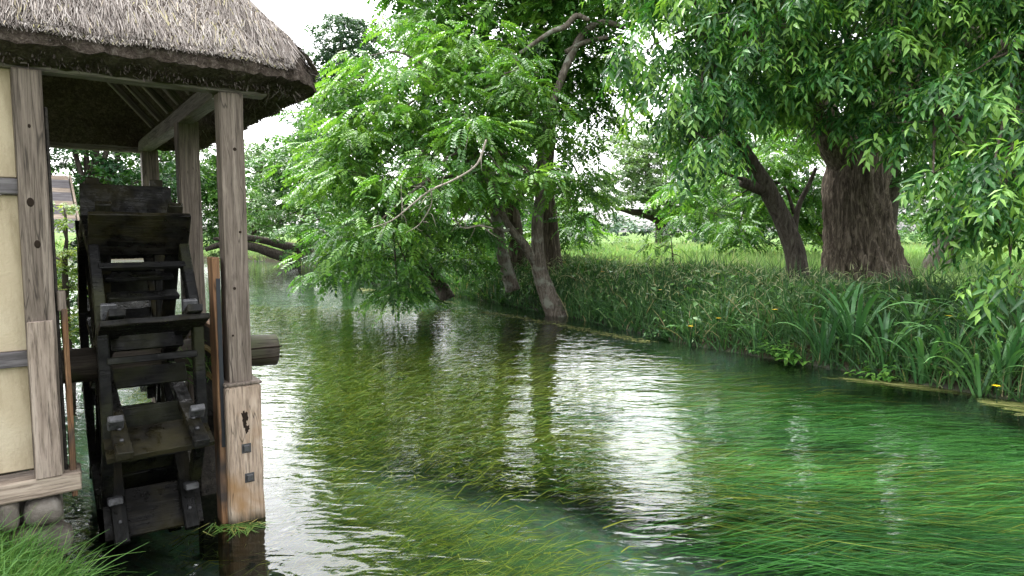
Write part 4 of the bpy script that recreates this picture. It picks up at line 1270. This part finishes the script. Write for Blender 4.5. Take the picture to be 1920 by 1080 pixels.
tree('meadow_walnut', 'bright young walnut spreading low behind the leaning dark trunk', 'tree', b,
     [pth((1560, 500, 27, 0.22), (1545, 450, 27, 0.18), (1520, 400, 27, 0.13), (1480, 340, 26.5, 0.07))],
     [reg(1340, 400, 25, 70, 30, 2.0), reg(1420, 370, 26, 70, 46, 2.0), reg(1490, 420, 26, 60, 36, 1.8), reg(1300, 360, 26, 56, 34, 1.8), reg(1530, 370, 26, 50, 60, 1.8), reg(1440, 300, 26, 90, 40, 2), reg(1380, 440, 25, 80, 16, 1.6), reg(1545, 440, 26.5, 40, 26, 1.4), reg(1500, 250, 27, 90, 50, 2)],
     bark='bark_dark', **{**WK, 'tint0': 0.5, 'scale': 1.5, 'dens': 1.7, 'pad_r': 0.6})
b = on_ground(1262, 17.2, 0.1)
tree('bank_sapling', 'thin leafy walnut sapling standing up out of the bank grass', 'sapling', b,
     [([b, at(1262, 500, 17.2), at(1258, 440, 17.2)], [0.03, 0.022, 0.01])],
     [reg(1255, 440, 17.2, 40, 20, 0.6), reg(1270, 478, 17.2, 36, 26, 0.6), reg(1235, 465, 17.2, 30, 18, 0.5)],
     bark='bark_dark', **{**WK, 'dens': 9, 'pad_r': 0.25, 'per_pad': 5, 'scale': 0.8, 'tint0': 0.45})
for i, (px, Y, rg, mt) in enumerate(((1180, 58, [reg(1175, 455, 58, 34, 13, 2), reg(1200, 462, 58, 26, 8, 2), reg(1150, 462, 58, 26, 9, 2)], 'leaf_pale'),
                                     (1085, 34, [reg(1085, 430, 34, 30, 30, 2), reg(1060, 400, 35, 46, 40, 2.5), reg(1100, 470, 33, 30, 12, 1.5)], 'leaf_far'),
                                     (1440, 46, [reg(1420, 440, 46, 90, 20, 3), reg(1520, 445, 46, 60, 16, 3), reg(1330, 445, 46, 40, 16, 3)], 'leaf_blue'),
                                     (1830, 44, [reg(1720, 430, 44, 90, 34, 3), reg(1860, 420, 44, 100, 50, 3)], 'leaf_far'))):
    b = on_ground(px, Y, 0.2)
    tree('meadow_shrub', ('pale round bush far out in the meadow under the open sky', 'tall green bush behind the walnut trunks', 'dark hedge-like bush at the meadow edge behind the leaning trunk', 'green bush at the meadow edge behind the hanging leaves')[i], 'bush', b,
         [([b, b * 0.5 + rg[0][0] * 0.5, rg[0][0]], [0.12, 0.1, 0.05])], rg, mat=mt, pad_r=0.6, per_pad=11, dens=(1.4, 1.3, 0.8, 0.7)[i], scale=0.55, tint0=(0.75, 0.55, 0.3, 0.5)[i], tw_every=4, tw_r=0.02)

for lb, px, Y, rg, mt, t0 in (
        ('leafy tree far behind the slim bent walnut trunk', 800, 50, [reg(720, 330, 50, 80, 70, 4), reg(830, 320, 50, 80, 80, 4), reg(780, 240, 51, 80, 50, 4), reg(800, 420, 49, 110, 40, 3.5), reg(690, 430, 49, 60, 36, 3)], 'leaf_far', 0.55),
        ('leafy tree far behind the forked grey trunk', 960, 52, [reg(920, 330, 52, 80, 70, 4), reg(1010, 350, 52, 70, 60, 4), reg(950, 250, 53, 70, 50, 4), reg(960, 425, 51, 110, 36, 3.5), reg(1060, 420, 51, 50, 36, 3)], 'leaf_far', 0.6),
        ('tall meadow tree behind the leaves of the leaning dark tree', 1400, 62, [reg(1310, 230, 62, 60, 60, 5), reg(1400, 200, 62, 80, 80, 5), reg(1490, 230, 62, 80, 80, 5), reg(1400, 90, 63, 90, 70, 5), reg(1350, 350, 61, 90, 70, 4.5), reg(1480, 370, 61, 90, 60, 4.5), reg(1310, 140, 63, 46, 50, 4)], 'leaf_far', 0.5),
        ('tall meadow tree behind the hanging leaves past the giant trunk', 1800, 60, [reg(1720, 230, 60, 100, 90, 5), reg(1860, 230, 60, 100, 90, 5), reg(1720, 370, 59, 100, 60, 4.5), reg(1880, 370, 59, 100, 60, 4.5)], 'leaf_far', 0.5)):
    b = on_ground(px, Y, 0.2)
    tree('background_tree', lb, 'tree', b, [([b, b + np.array([0.2, 0.0, 2.0]), rg[0][0] * 0.3 + rg[1][0] * 0.7, rg[1][0] + np.array([0, 0, 2.0])], [0.45, 0.38, 0.25, 0.1])], rg,
         mat=mt, pad_r=1.0, per_pad=9, dens=0.36, droop=0.4, scale=0.92, tint0=t0, tw_every=6, tw_r=0.03, group='tall trees round the meadow')

# the wood on the horizon reads as one mass
rgs = []
for a in np.linspace(-75, 75, 44):
    Y = 150 + 30 * math.sin(a * 0.7)
    x = math.tan(math.radians(a * 0.8)) * Y
    hh = 6 + 3 * rng.random() + (0 if 2 < a * 0.8 < 14 else 3)
    rgs.append((np.array([x, Y, 1.0 + hh * 0.45]), np.array([6.0, 4.0, hh * 0.5])))
V, Fc, T, tw, _ = crown_soup(rgs, 'tuft', 1.8, 7, 0.035, 0.3, 3.0, 0.4, 0.3)
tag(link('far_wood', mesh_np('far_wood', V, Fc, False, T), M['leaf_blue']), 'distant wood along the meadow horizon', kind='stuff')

# --- the 300 largest leaves of the giant tree, each one its own
root, crown, base, (P, yaw, pit, tint) = TREES['giant_tree']
rel = P - CAMP
dep = rel[:, 1]
ppx = 960 + F_PX * rel[:, 0] / dep
ppy = 435 - F_PX * rel[:, 2] / dep
vis = np.where((ppx > 1180) & (ppx < 1905) & (ppy > 15) & (ppy < 590))[0]
# those in front of the rest: nearest spray in each cell of the picture
cell = {}
for k in vis:
    key = (int(ppx[k] // 18), int(ppy[k] // 18))
    if key not in cell or dep[k] < dep[cell[key]]:
        cell[key] = k
front_k = sorted(cell.values(), key=lambda k: dep[k])[:300]
lv, lf = leaf_tris(np.zeros(3), np.array([1.0, 0, 0]), np.array([0, 0, 1.0]), 0.165, 0.047, 0.28, True)
leaf_me = [mesh_np('leaf', lv, lf, False, np.full(len(lv), t)) for t in (0.45, 0.6, 0.8, 0.95)]
for me in leaf_me: me.materials.append(M['leaf_oak'])
for k in front_k:
    o = bpy.data.objects.new('leaf', leaf_me[random.choice((0, 0, 1, 1, 2, 3))])
    COL.objects.link(o)
    o.parent = crown
    q = P[k] - base
    o.location = (q[0] + random.uniform(-0.04, 0.04), q[1] - 0.05, q[2] + random.uniform(-0.04, 0.04))
    o.rotation_euler = (random.uniform(-0.5, 0.5), random.uniform(0.35, 1.25), random.uniform(0, 2 * PI))

# ------------------------------------------------------------------ bank vegetation
def grass(name, X, Y, Z, H, W, mat, label, lean=0.35, curve=0.4, segs=3, tint=None, wind=(0, 0)):
    m = len(X)
    a = rng.uniform(0, 2 * PI, m)
    l = np.abs(rng.normal(0, lean, m))
    D = np.stack([np.cos(a) * l + wind[0], np.sin(a) * l + wind[1], np.ones(m)], -1)
    D /= np.linalg.norm(D, axis=1)[:, None]
    up = np.stack([rng.normal(0, 1, m), rng.normal(0, 1, m), np.full(m, 0.2)], -1)
    curl = D[:, :2] * rng.uniform(0.2, 1.0, m)[:, None]
    V, Fc, T = ribbon(np.stack([X, Y, Z], -1), D, H, W, up, segs, rng.uniform(0, 1, m) * curve, tint, curl, 0.95)
    o = link(name, mesh_np(name, V, Fc, False, T), mat)
    tag(o, label, kind='stuff')
    return o


def clumpy(n, x0, x1, y0, y1, s=1.0):
    X = rng.uniform(x0, x1, n); Y = rng.uniform(y0, y1, n)
    f = 0.5 + 0.5 * np.sin(2.1 * X * s + 1.3 * np.sin(1.7 * Y * s)) * np.sin(1.9 * Y * s + 0.8 * np.sin(2.3 * X * s))
    return X, Y, f


# right bank, from the water edge inland
n = 42000
Y = 4.5 + 29 * rng.random(n) ** 1.5
d = rng.random(n) ** 1.2 * 4.1 + 0.02
X = xr(Y) + d
Z = height(X, Y) - 0.03
f = 0.5 + 0.5 * np.sin(1.9 * X + 1.3 * np.sin(1.1 * Y)) * np.sin(1.3 * Y + 0.8 * np.sin(1.3 * X))
H = (0.26 + 0.42 * f) * rng.uniform(0.5, 1.35, n)
grass('bank_grass', X, Y, Z, H, 0.010 + 0.0011 * Y, M['grass_bank'], 'tall dark grass covering the right bank of the river', 0.45, 0.5, 3,
      np.clip(0.20 + 0.40 * f + rng.normal(0, 0.22, n) + (rng.random(n) < 0.03) * 0.6, 0, 1))
# mixed broad leaves and dead stems among the grass
n = 5200
Yb = 5.0 + 17 * rng.random(n) ** 1.3; Xb = xr(Yb) + 0.05 + rng.random(n) ** 1.4 * 2.6
lv_ = [leaf_tris(np.zeros(3), np.array([1.0, 0, -0.1]), np.array([0, 0, 1.0]), 0.15, w_, 0.2, True) for w_ in (0.045, 0.065, 0.09)]
cl = 0.5 + 0.5 * np.sin(2.9 * Xb + 2 * np.sin(1.9 * Yb)) * np.sin(2.3 * Yb)
ok = cl > 0.45
Xb, Yb = Xb[ok], Yb[ok]; n = len(Xb)
Pb = np.stack([Xb, Yb, height(Xb, Yb) + 0.08 + 0.38 * rng.random(n)], -1)
Vv, Ff, Tt, off = [], [], [], 0
wh = rng.integers(0, 3, n)
for q_ in range(3):
    m_ = wh == q_
    v, f, t = stamp(lv_[q_][0], lv_[q_][1], np.zeros(5), Pb[m_], rng.uniform(0, 2 * PI, m_.sum()), rng.normal(0.25, 0.4, m_.sum()), rng.normal(0, 0.4, m_.sum()), rng.uniform(0.5, 1.3, m_.sum()), np.clip(rng.normal(0.5, 0.2, m_.sum()), 0, 1))
    Vv.append(v); Ff.append(f + off); Tt.append(t); off += len(v)
tag(link('bank_weeds', mesh_np('bank_weeds', np.vstack(Vv), np.vstack(Ff), False, np.concatenate(Tt)), M['leaf_far']), 'broad leaved weeds mixed into the bank grass', kind='stuff')
n = 900
Yb = 5.5 + 16 * rng.random(n) ** 1.2; Xb = xr(Yb) + 0.1 + rng.random(n) * 3.0
grass('dead_stems', Xb, Yb, height(Xb, Yb), 0.55 * rng.uniform(0.4, 1.2, n), 0.006 + 0.0005 * Yb, M['scum'], 'dead brown stems scattered through the bank grass', 0.6, 0.6, 3)
# pale nodding seed heads
n = 1500
Y = rng.uniform(10.5, 20, n); d = rng.random(n) * 2.6 + 0.25
X = xr(Y) + d; Z = height(X, Y) + 0.28 + 0.3 * rng.random(n)
grass('seed_heads', X, Y, Z, 0.16, 0.014, M['seed'], 'pale nodding grass seed heads on the bank below the walnut trunks', 0.8, 0.9, 4)
# meadow
n = 46000
Y = 15.5 + 55 * rng.random(n) ** 1.3
X = xr(Y) + 3.5 + rng.random(n) * (8 + Y * 0.75)
Z = height(X, Y) - 0.03
f = 0.5 + 0.5 * np.sin(0.35 * X + 1.3 * np.sin(0.3 * Y)) * np.sin(0.4 * Y)
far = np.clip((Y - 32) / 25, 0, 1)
grass('meadow_grass', X, Y, Z, (0.22 + 0.3 * f) * rng.uniform(0.5, 1.3, n), 0.012 + 0.0011 * Y, M['grass_field'], 'pale green meadow grass beyond the bank trees', 0.35, 0.3, 2,
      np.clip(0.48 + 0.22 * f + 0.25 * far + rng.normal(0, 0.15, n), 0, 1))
# far shore and left shore
n = 14000
Y = rng.uniform(30, 60, n); X = np.where(rng.random(n) < 0.5, xr(Y) + rng.random(n) * 5, xl(Y) - rng.random(n) * 6)
keep = (X > -45) & (height(X, Y) > 0.0)
X, Y = X[keep], Y[keep]; n = len(X)
grass('shore_grass', X, Y, height(X, Y) - 0.03, 0.5 * rng.uniform(0.4, 1.3, n), 0.05, M['grass_field'], 'pale grass along the far shore below the low limbs', 0.4, 0.4, 2)
n = 9000
Y = rng.uniform(7.5, 26, n); X = xl(Y) - rng.random(n) ** 1.3 * 3.0
grass('left_shore_grass', X, Y, height(X, Y) - 0.03, 0.4 * rng.uniform(0.4, 1.3, n), 0.02, M['grass_bank'], 'grass along the near shore behind the mill', 0.4, 0.5, 3)
# fresh grass at the viewer's feet
n = 14000
Y = rng.uniform(2.3, 4.2, n); X = xl(Y) - rng.random(n) ** 1.2 * 1.5 + 0.04
lw = np.array([P1[0], P1[1]])
ly = -(X - P1[0]) * _s + (Y - P1[1]) * _c       # local y: stay in front of the mill wall
k = (ly < -0.16)
X, Y = X[k], Y[k]; n = len(X)
grass('near_grass', X, Y, height(X, Y) - 0.02, 0.27 * rng.uniform(0.4, 1.35, n), rng.uniform(0.004, 0.011, n), M['grass_near'], 'bright fresh grass at the foot of the plaster wall', 0.5, 0.65, 6,
      np.clip(rng.normal(0.5, 0.22, n), 0, 1), (0.22, -0.1))

# iris clumps: arching sword leaves, one object each
def blade_mesh(seed, L, bend, W):
    r = np.random.default_rng(seed)
    s = np.linspace(0, 1, 9)
    ang = PI / 2 - 0.12 - bend * s ** 1.6
    dx = np.cos(ang); dz = np.sin(ang)
    x = np.concatenate([[0], np.cumsum(dx[:-1])]) * L / 8
    z = np.concatenate([[0], np.cumsum(dz[:-1])]) * L / 8
    wd = W * np.where(s < 0.7, 0.8 + 0.3 * s, 1.0 * (1 - ((s - 0.7) / 0.3) ** 2)) * 0.5 + 0.0005
    V = []
    for i in range(9):
        V += [(x[i], wd[i], z[i]), (x[i], 0, z[i] - wd[i] * 0.35), (x[i], -wd[i], z[i])]
    Fc = []
    for i in range(8):
        a = 3 * i
        Fc += [[a, a + 1, a + 4, a + 3], [a + 1, a + 2, a + 5, a + 4]]
    return np.array(V), np.array(Fc)


BL_ME = []
for s in range(10):
    V, Fc = blade_mesh(s, 0.72 + 0.035 * s, 0.5 + 0.19 * s, 0.036 + 0.001 * s)
    me = mesh_np('leaf', V, Fc, True, np.full(len(V), 0.2 + 0.07 * s))
    me.materials.append(M['iris'])
    BL_ME.append(me)
IR = [(1600, 625, 'large fountain-like iris clump arching over the water below the giant trunk', 30, 1.15),
      (1545, 640, 'iris clump on the upstream side of the large fountain-like one', 22, 1.0),
      (1660, 655, 'iris clump leaning low to the water, just downstream of the large fountain-like one', 24, 1.0),
      (1880, 690, 'iris clump with broad pale leaves beside the floating weed mat', 22, 0.95),
      (1790, 640, 'iris clump on the bank between the large clump and the broad pale one', 16, 0.85),
      (1720, 600, 'upright iris clump higher on the bank behind the large one', 16, 0.9),
      (1420, 630, 'small iris clump at the water edge below the leaning dark trunk', 14, 0.75),
      (1300, 618, 'small iris clump among yellow flowers at the water edge', 12, 0.65),
      (1840, 700, 'iris clump overhanging the water just upstream of the broad pale one', 20, 0.9),
      (1730, 680, 'iris clump overhanging the water midway between the fountain-like and broad pale ones', 20, 0.9),
      (1500, 600, 'iris clump high on the bank above the feathery herb', 16, 0.85),
      (1575, 575, 'iris clump at the foot of the giant trunk', 16, 0.9),
      (1840, 610, 'iris clump under the lowest hanging leaves', 16, 0.9),
      (1360, 590, 'iris clump on the grassy bank between two yellow flowers', 14, 0.75),
      (1915, 640, 'iris clump at the very edge of the picture', 14, 0.9)]
for px, py, lb, nb, sc in IR:
    # stand it on the bank where this ray meets the slope
    dd = ray(px, py)
    t = 4.0
    while t < 40:
        q = CAMP + dd * t
        if q[2] - 0.28 < height(q[0], q[1]): break
        t += 0.04
    q[2] = gz(q) - 0.03
    r_ = empty('iris_clump', q, random.uniform(0, 6))
    tag(r_, lb, 'iris', 'iris clumps along the bank')
    for i in range(nb):
        me = random.choice(BL_ME)
        o = bpy.data.objects.new('leaf', me)
        COL.objects.link(o)
        o.parent = r_
        a = random.uniform(0, 2 * PI)
        o.location = (math.cos(a) * 0.10 * random.random(), math.sin(a) * 0.10 * random.random(), 0)
        o.rotation_euler = (random.uniform(-0.25, 0.25), random.uniform(-0.1, 0.25), a)
        k = sc * random.uniform(0.8, 1.3)
        o.scale = (k, k, k)

# broad leafy herbs low on the bank
def herb(px, py, lb, n, L, W, mat, tv):
    dd = ray(px, py); t = 4.0
    while t < 40:
        q = CAMP + dd * t
        if q[2] - 0.12 < height(q[0], q[1]): break
        t += 0.04
    q[2] = gz(q) - 0.02
    parts, T = [], []
    stems = []
    for i in range(n):
        a = rng.uniform(0, 2 * PI); e = rng.uniform(0.15, 1.2); l = rng.uniform(0.12, 0.42)
        tip = q * 0 + np.array([math.cos(a) * math.cos(e), math.sin(a) * math.cos(e), math.sin(e)]) * l
        stems.append(tube([np.zeros(3), tip * 0.5 + np.array([0, 0, 0.02]), tip], [0.005, 0.004, 0.002], 4, 3, cap=False))
        for j in range(3):
            b_ = tip * (0.6 + 0.2 * j)
            aa = a + rng.uniform(-1.3, 1.3)
            parts.append(leaf_tris(b_, np.array([math.cos(aa), math.sin(aa), rng.uniform(-0.5, 0.2)]), np.array([0, 0, 1.0]), L * rng.uniform(0.7, 1.2), W, 0.2, True))
            T.append(np.full(5, np.clip(rng.normal(tv, 0.15), 0, 1)))
    r_ = empty('herb', q)
    tag(r_, lb, 'plant', 'broad leaved herbs along the water edge')
    V, Fc = merge(parts)
    o = link('foliage', mesh_np('foliage', V, Fc, False, np.concatenate(T)), M[mat], r_); o['kind'] = 'stuff'
    V, Fc = merge(stems)
    o = link('stems', mesh_np('stems', V, Fc), M['leaf_ivy'], r_); o['kind'] = 'stuff'


herb(1455, 650, 'bright feathery herb at the water edge left of the large iris clump', 46, 0.10, 0.045, 'leaf_walnut', 0.55)
herb(1490, 668, 'pale herb with broad leaves hanging into the water beside the feathery one', 22, 0.16, 0.07, 'leaf_walnut', 0.6)
herb(1650, 700, 'broad leaved herb at the water edge below the large iris clump', 30, 0.15, 0.065, 'leaf_walnut', 0.55)
herb(1795, 690, 'fern-like herb low on the bank between iris clumps', 26, 0.11, 0.04, 'leaf_walnut', 0.5)
herb(1230, 630, 'low reddish-green herb at the water edge under the seed heads', 24, 0.12, 0.05, 'leaf_ivy', 0.6)

# yellow flowers
YF = [(1295, 612, 'lowest yellow flower near the water, by the small iris clump'), (1348, 597, 'yellow flower just up the bank from the lowest one'), (1453, 581, 'yellow flower above the feathery herb'),
      (1238, 544, 'yellow flower in the grass below the thin sapling'), (1345, 513, 'yellow flower at the meadow edge left of the leaning trunk'), (1780, 593, 'tiny yellow flower on the bank past the giant trunk'),
      (1868, 724, 'yellow flower between the broad pale iris leaves and the weed mat'), (1058, 492, 'yellow flower beside the forked grey trunk'), (1130, 510, 'middle yellow flower in the tall grass between trunk and sapling'), (1145, 488, 'upper yellow flower in the tall grass between trunk and sapling'), (1180, 498, 'yellow flower in tall grass nearest the thin sapling')]
for px, py, lb in YF:
    dd = ray(px, py); t = 4.0
    while t < 40:
        q = CAMP + dd * t
        if q[2] - 0.45 < height(q[0], q[1]): break
        t += 0.04
    q = q + 0
    g = np.array([q[0], q[1], gz(q)])
    r_ = empty('yellow_flower', g)
    tag(r_, lb, 'flower', 'yellow flowers in the bank grass')
    V, Fc = tube([np.zeros(3), (q - g) * 0.5 + np.array([0.02, 0, 0]), q - g], [0.006, 0.005, 0.004], 4, 3, cap=False)
    link('stem', mesh_np('stem', V, Fc), M['leaf_ivy'], r_)
    parts = []
    s = 0.055 + 0.004 * (t > 14) * (t - 14)
    for j in range(5):
        a = j * 2 * PI / 5 + 0.4
        parts.append(leaf_tris(q - g, np.array([math.cos(a), math.sin(a), 0.25]), np.array([0, 0, 1.0]), s, s * 0.75, 0.1, True))
    V, Fc = merge(parts)
    link('petals', mesh_np('petals', V, Fc), M['yellow'], r_)

# ------------------------------------------------------------------ water weed and floating mats
FL = np.array([0.86, -0.51])


def weed():
    Vs, Fs, Ts, off = [], [], [], 0
    ncl = 760
    cy = 3.0 + 16 * rng.random(ncl) ** 1.35
    lo, hi = xl(cy) + 1.3, xr(cy) - 0.4
    cx = lo + (hi - lo) * rng.random(ncl)
    # open gravel lanes between the weed beds
    lane = np.sin(0.95 * (cx * 0.51 + cy * 0.86) + 0.5 * np.sin(0.6 * cx)) + 0.5 * np.sin(0.7 * cx - 0.4 * cy)
    keep = lane > -0.92
    for x, y in zip(cx[keep], cy[keep]):
        k = int(190 + 150 * rng.random())
        spread = 0.30 + 0.025 * y
        al, ac = rng.normal(0, spread * 1.9, k), rng.normal(0, spread * 0.38, k)
        P = np.stack([x + FL[0] * al - FL[1] * ac, y + FL[1] * al + FL[0] * ac], -1)
        cmean = np.clip(rng.normal(0.29, 0.17), 0.03, 0.5)
        right = np.clip((x - (0.9 + 0.06 * (y - 6))) / 1.6, -1, 1)          # green beds on the far side, olive ones on the near side
        olive = (right + rng.normal(0, 0.5) < 0.15)
        L = (rng.uniform(0.10, 0.36, k) if x < 0.2 + 0.1 * (y - 6) else rng.uniform(0.4, 1.3, k))
        seg = 2
        t = np.linspace(0, 1, seg + 1)
        yaw = rng.normal(0, 0.16, k) + 0.18 * math.sin(x * 1.1 + y * 0.7) + (rng.normal(0, 0.55, k) if x < 0.3 else 0)
        dx = FL[0] * np.cos(yaw) - FL[1] * np.sin(yaw); dy = FL[0] * np.sin(yaw) + FL[1] * np.cos(yaw)
        ph = rng.uniform(0, 6, k); am = rng.uniform(0.01, 0.045, k)
        wig = am[:, None] * np.sin(ph[:, None] + 7 * t[None] * L[:, None])
        C = np.zeros((k, seg + 1, 3))
        C[..., 0] = P[:, None, 0] + dx[:, None] * t * L[:, None] - dy[:, None] * wig
        C[..., 1] = P[:, None, 1] + dy[:, None] * t * L[:, None] + dx[:, None] * wig
        top = -0.13 - 0.30 * rng.random(k)
        z0 = np.maximum(-0.55, top - 0.38 * L)
        C[..., 2] = (z0[:, None] + (top - z0)[:, None] * (1 - (1 - t[None]) ** 2.2)) + 0.012 * np.sin(ph[:, None] * 2 + 9 * t[None])
        inside = (P[:, 0] > xl(P[:, 1]) + 0.5) & (P[:, 0] + dx * L < xr(P[:, 1] + dy * L) - 0.05)
        C = C[inside]; k = len(C)
        if k == 0: continue
        wd = (0.0008 + 0.00038 * y) * rng.uniform(0.7, 1.5, k)
        nx, ny = -dy[inside], dx[inside]
        sd = np.stack([nx, ny, rng.normal(0, 0.5, k)], -1)
        w_ = wd[:, None] * (1 - 0.8 * t[None] ** 2)
        A = C + sd[:, None, :] * w_[..., None]; B = C - sd[:, None, :] * w_[..., None]
        V = np.stack([A, B], 2).reshape(-1, 3)
        n = 2 * (seg + 1)
        kk = np.arange(seg)
        q = np.stack([2 * kk, 2 * kk + 1, 2 * kk + 3, 2 * kk + 2], -1)
        Fc = (q[None] + (np.arange(k) * n)[:, None, None]).reshape(-1, 4)
        tn = np.clip(rng.normal(0.62 + cmean * 0.55, 0.09, k), 0.57, 1) if olive else np.clip(rng.normal(cmean, 0.07, k), 0, 0.52)
        Vs.append(V); Fs.append(Fc + off); Ts.append(np.repeat(tn, n)); off += len(V)
    o = link('water_weed', mesh_np('water_weed', np.vstack(Vs), np.vstack(Fs), False, np.concatenate(Ts)), M['weed'])
    tag(o, 'green and olive weed streaming under the clear river water', kind='stuff')


weed()


def mat_of(name, label, pts, n, L, wdt, z=0.006, mat='scum', spread=0.25, jig=0.5):
    """strands lying on the water along a line of points"""
    Pp = np.array([gp(*p) for p in pts])[:, :2]
    s = rng.random(n) * (len(Pp) - 1)
    i = np.minimum(s.astype(int), len(Pp) - 2); f = (s - i)[:, None]
    base = Pp[i] * (1 - f) + Pp[i + 1] * f + rng.normal(0, spread, (n, 2)) * np.array([0.7, 0.7])
    a = math.atan2(FL[1], FL[0]) + rng.normal(0, jig, n)
    D = np.stack([np.cos(a), np.sin(a), np.zeros(n)], -1)
    P3 = np.column_stack([base, z + rng.random(n) * 0.015])
    V, Fc, T = ribbon(P3, D, L * rng.uniform(0.5, 1.3, n), wdt, np.array([0, 0, 1.0]) + rng.normal(0, 0.15, (n, 3)), 3, 0.0, np.clip(rng.normal(0.5, 0.25, n), 0, 1))
    tag(link(name, mesh_np(name, V, Fc, False, T), M[mat]), label, kind='stuff')


mat_of('floating_weed', 'yellow-green weed mat trailing on the water below the large iris clump', [(1560, 708), (1640, 716), (1720, 726)], 230, 0.7, 0.010, z=-0.012, spread=0.13, jig=0.16)
mat_of('floating_weed', 'yellowish weed mat trailing on the water under the broad pale iris', [(1830, 748), (1930, 778), (2050, 815)], 260, 0.75, 0.010, z=-0.008, spread=0.12, jig=0.16)
mat_of('floating_algae', 'thin olive algae drift along the water edge by the forked trunk', [(905, 585), (980, 597), (1060, 612), (1140, 628), (1210, 642)], 900, 0.09, 0.022, z=0.002, spread=0.14, jig=1.5)
mat_of('floating_algae', 'small algae patch on the water below the drooping walnut boughs', [(670, 541), (700, 546), (760, 556), (850, 570)], 420, 0.12, 0.03, z=0.002, spread=0.22, jig=1.5)
mat_of('stranded_weed', 'green weed caught around the foot of the corner post', [(405, 985), (440, 992), (485, 985)], 110, 0.13, 0.007, z=0.0, mat='weed_wet', spread=0.04, jig=0.9)

# grass tuft growing out of the trough board and axle
for lx, ly_, lz, n, lb in ((-0.09, 0.62, 1.04, 60, 'green grass tuft growing from the tarred board behind the corner post'), (0.13, 0.60, 1.10, 14, 'few grass blades sprouting beside the corner post above the axle log')):
    c = loc2w(lx, ly_, lz)
    grass('grass_tuft', c[0] + rng.normal(0, 0.045, n), c[1] + rng.normal(0, 0.045, n), c[2] - 0.12 + rng.normal(0, 0.05, n), 0.30 * rng.uniform(0.5, 1.1, n), 0.006, M['grass_near'], lb, 0.7, 0.7, 5, None, (-0.25, -0.2))

# ------------------------------------------------------------------ shed behind the mill
c = at(112, 345, 12.0)
shed = empty('garden_shed', (c[0], c[1], gz(c)), math.radians(38))
tag(shed, 'small shed with weathered plank roof beyond the mill', 'shed')
hh = c[2] - gz(c)
box('wall', (1.9, 1.9, hh - 0.7), (-1.2, 0.9, (hh - 0.7) / 2), M['post'], shed)
a = math.radians(38)
for i in range(12):
    s = 0.10 + i * 0.135
    for sg in (-1, 1):
        box('roof_plank', (2.6, 0.145, 0.025), (-1.1, 0.9 + sg * s * math.cos(a), hh + 0.22 - s * math.sin(a)), M['batten'] if i % 3 else M['sill'], shed, rot=(-sg * a, 0, 0), bevel=0.004)
for sg in (-1, 1):
    L = 1.75
    box('barge_board', (0.035, L, 0.12), (0.235, 0.9 + sg * L / 2 * math.cos(a), hh + 0.19 - L / 2 * math.sin(a)), M['sill'], shed, rot=(-sg * a, 0, 0))

print('tris', sum(len(o.data.polygons) * (2 if len(o.data.polygons) and o.data.polygons[0].loop_total == 4 else 1) for o in bpy.data.objects if o.type == 'MESH'))
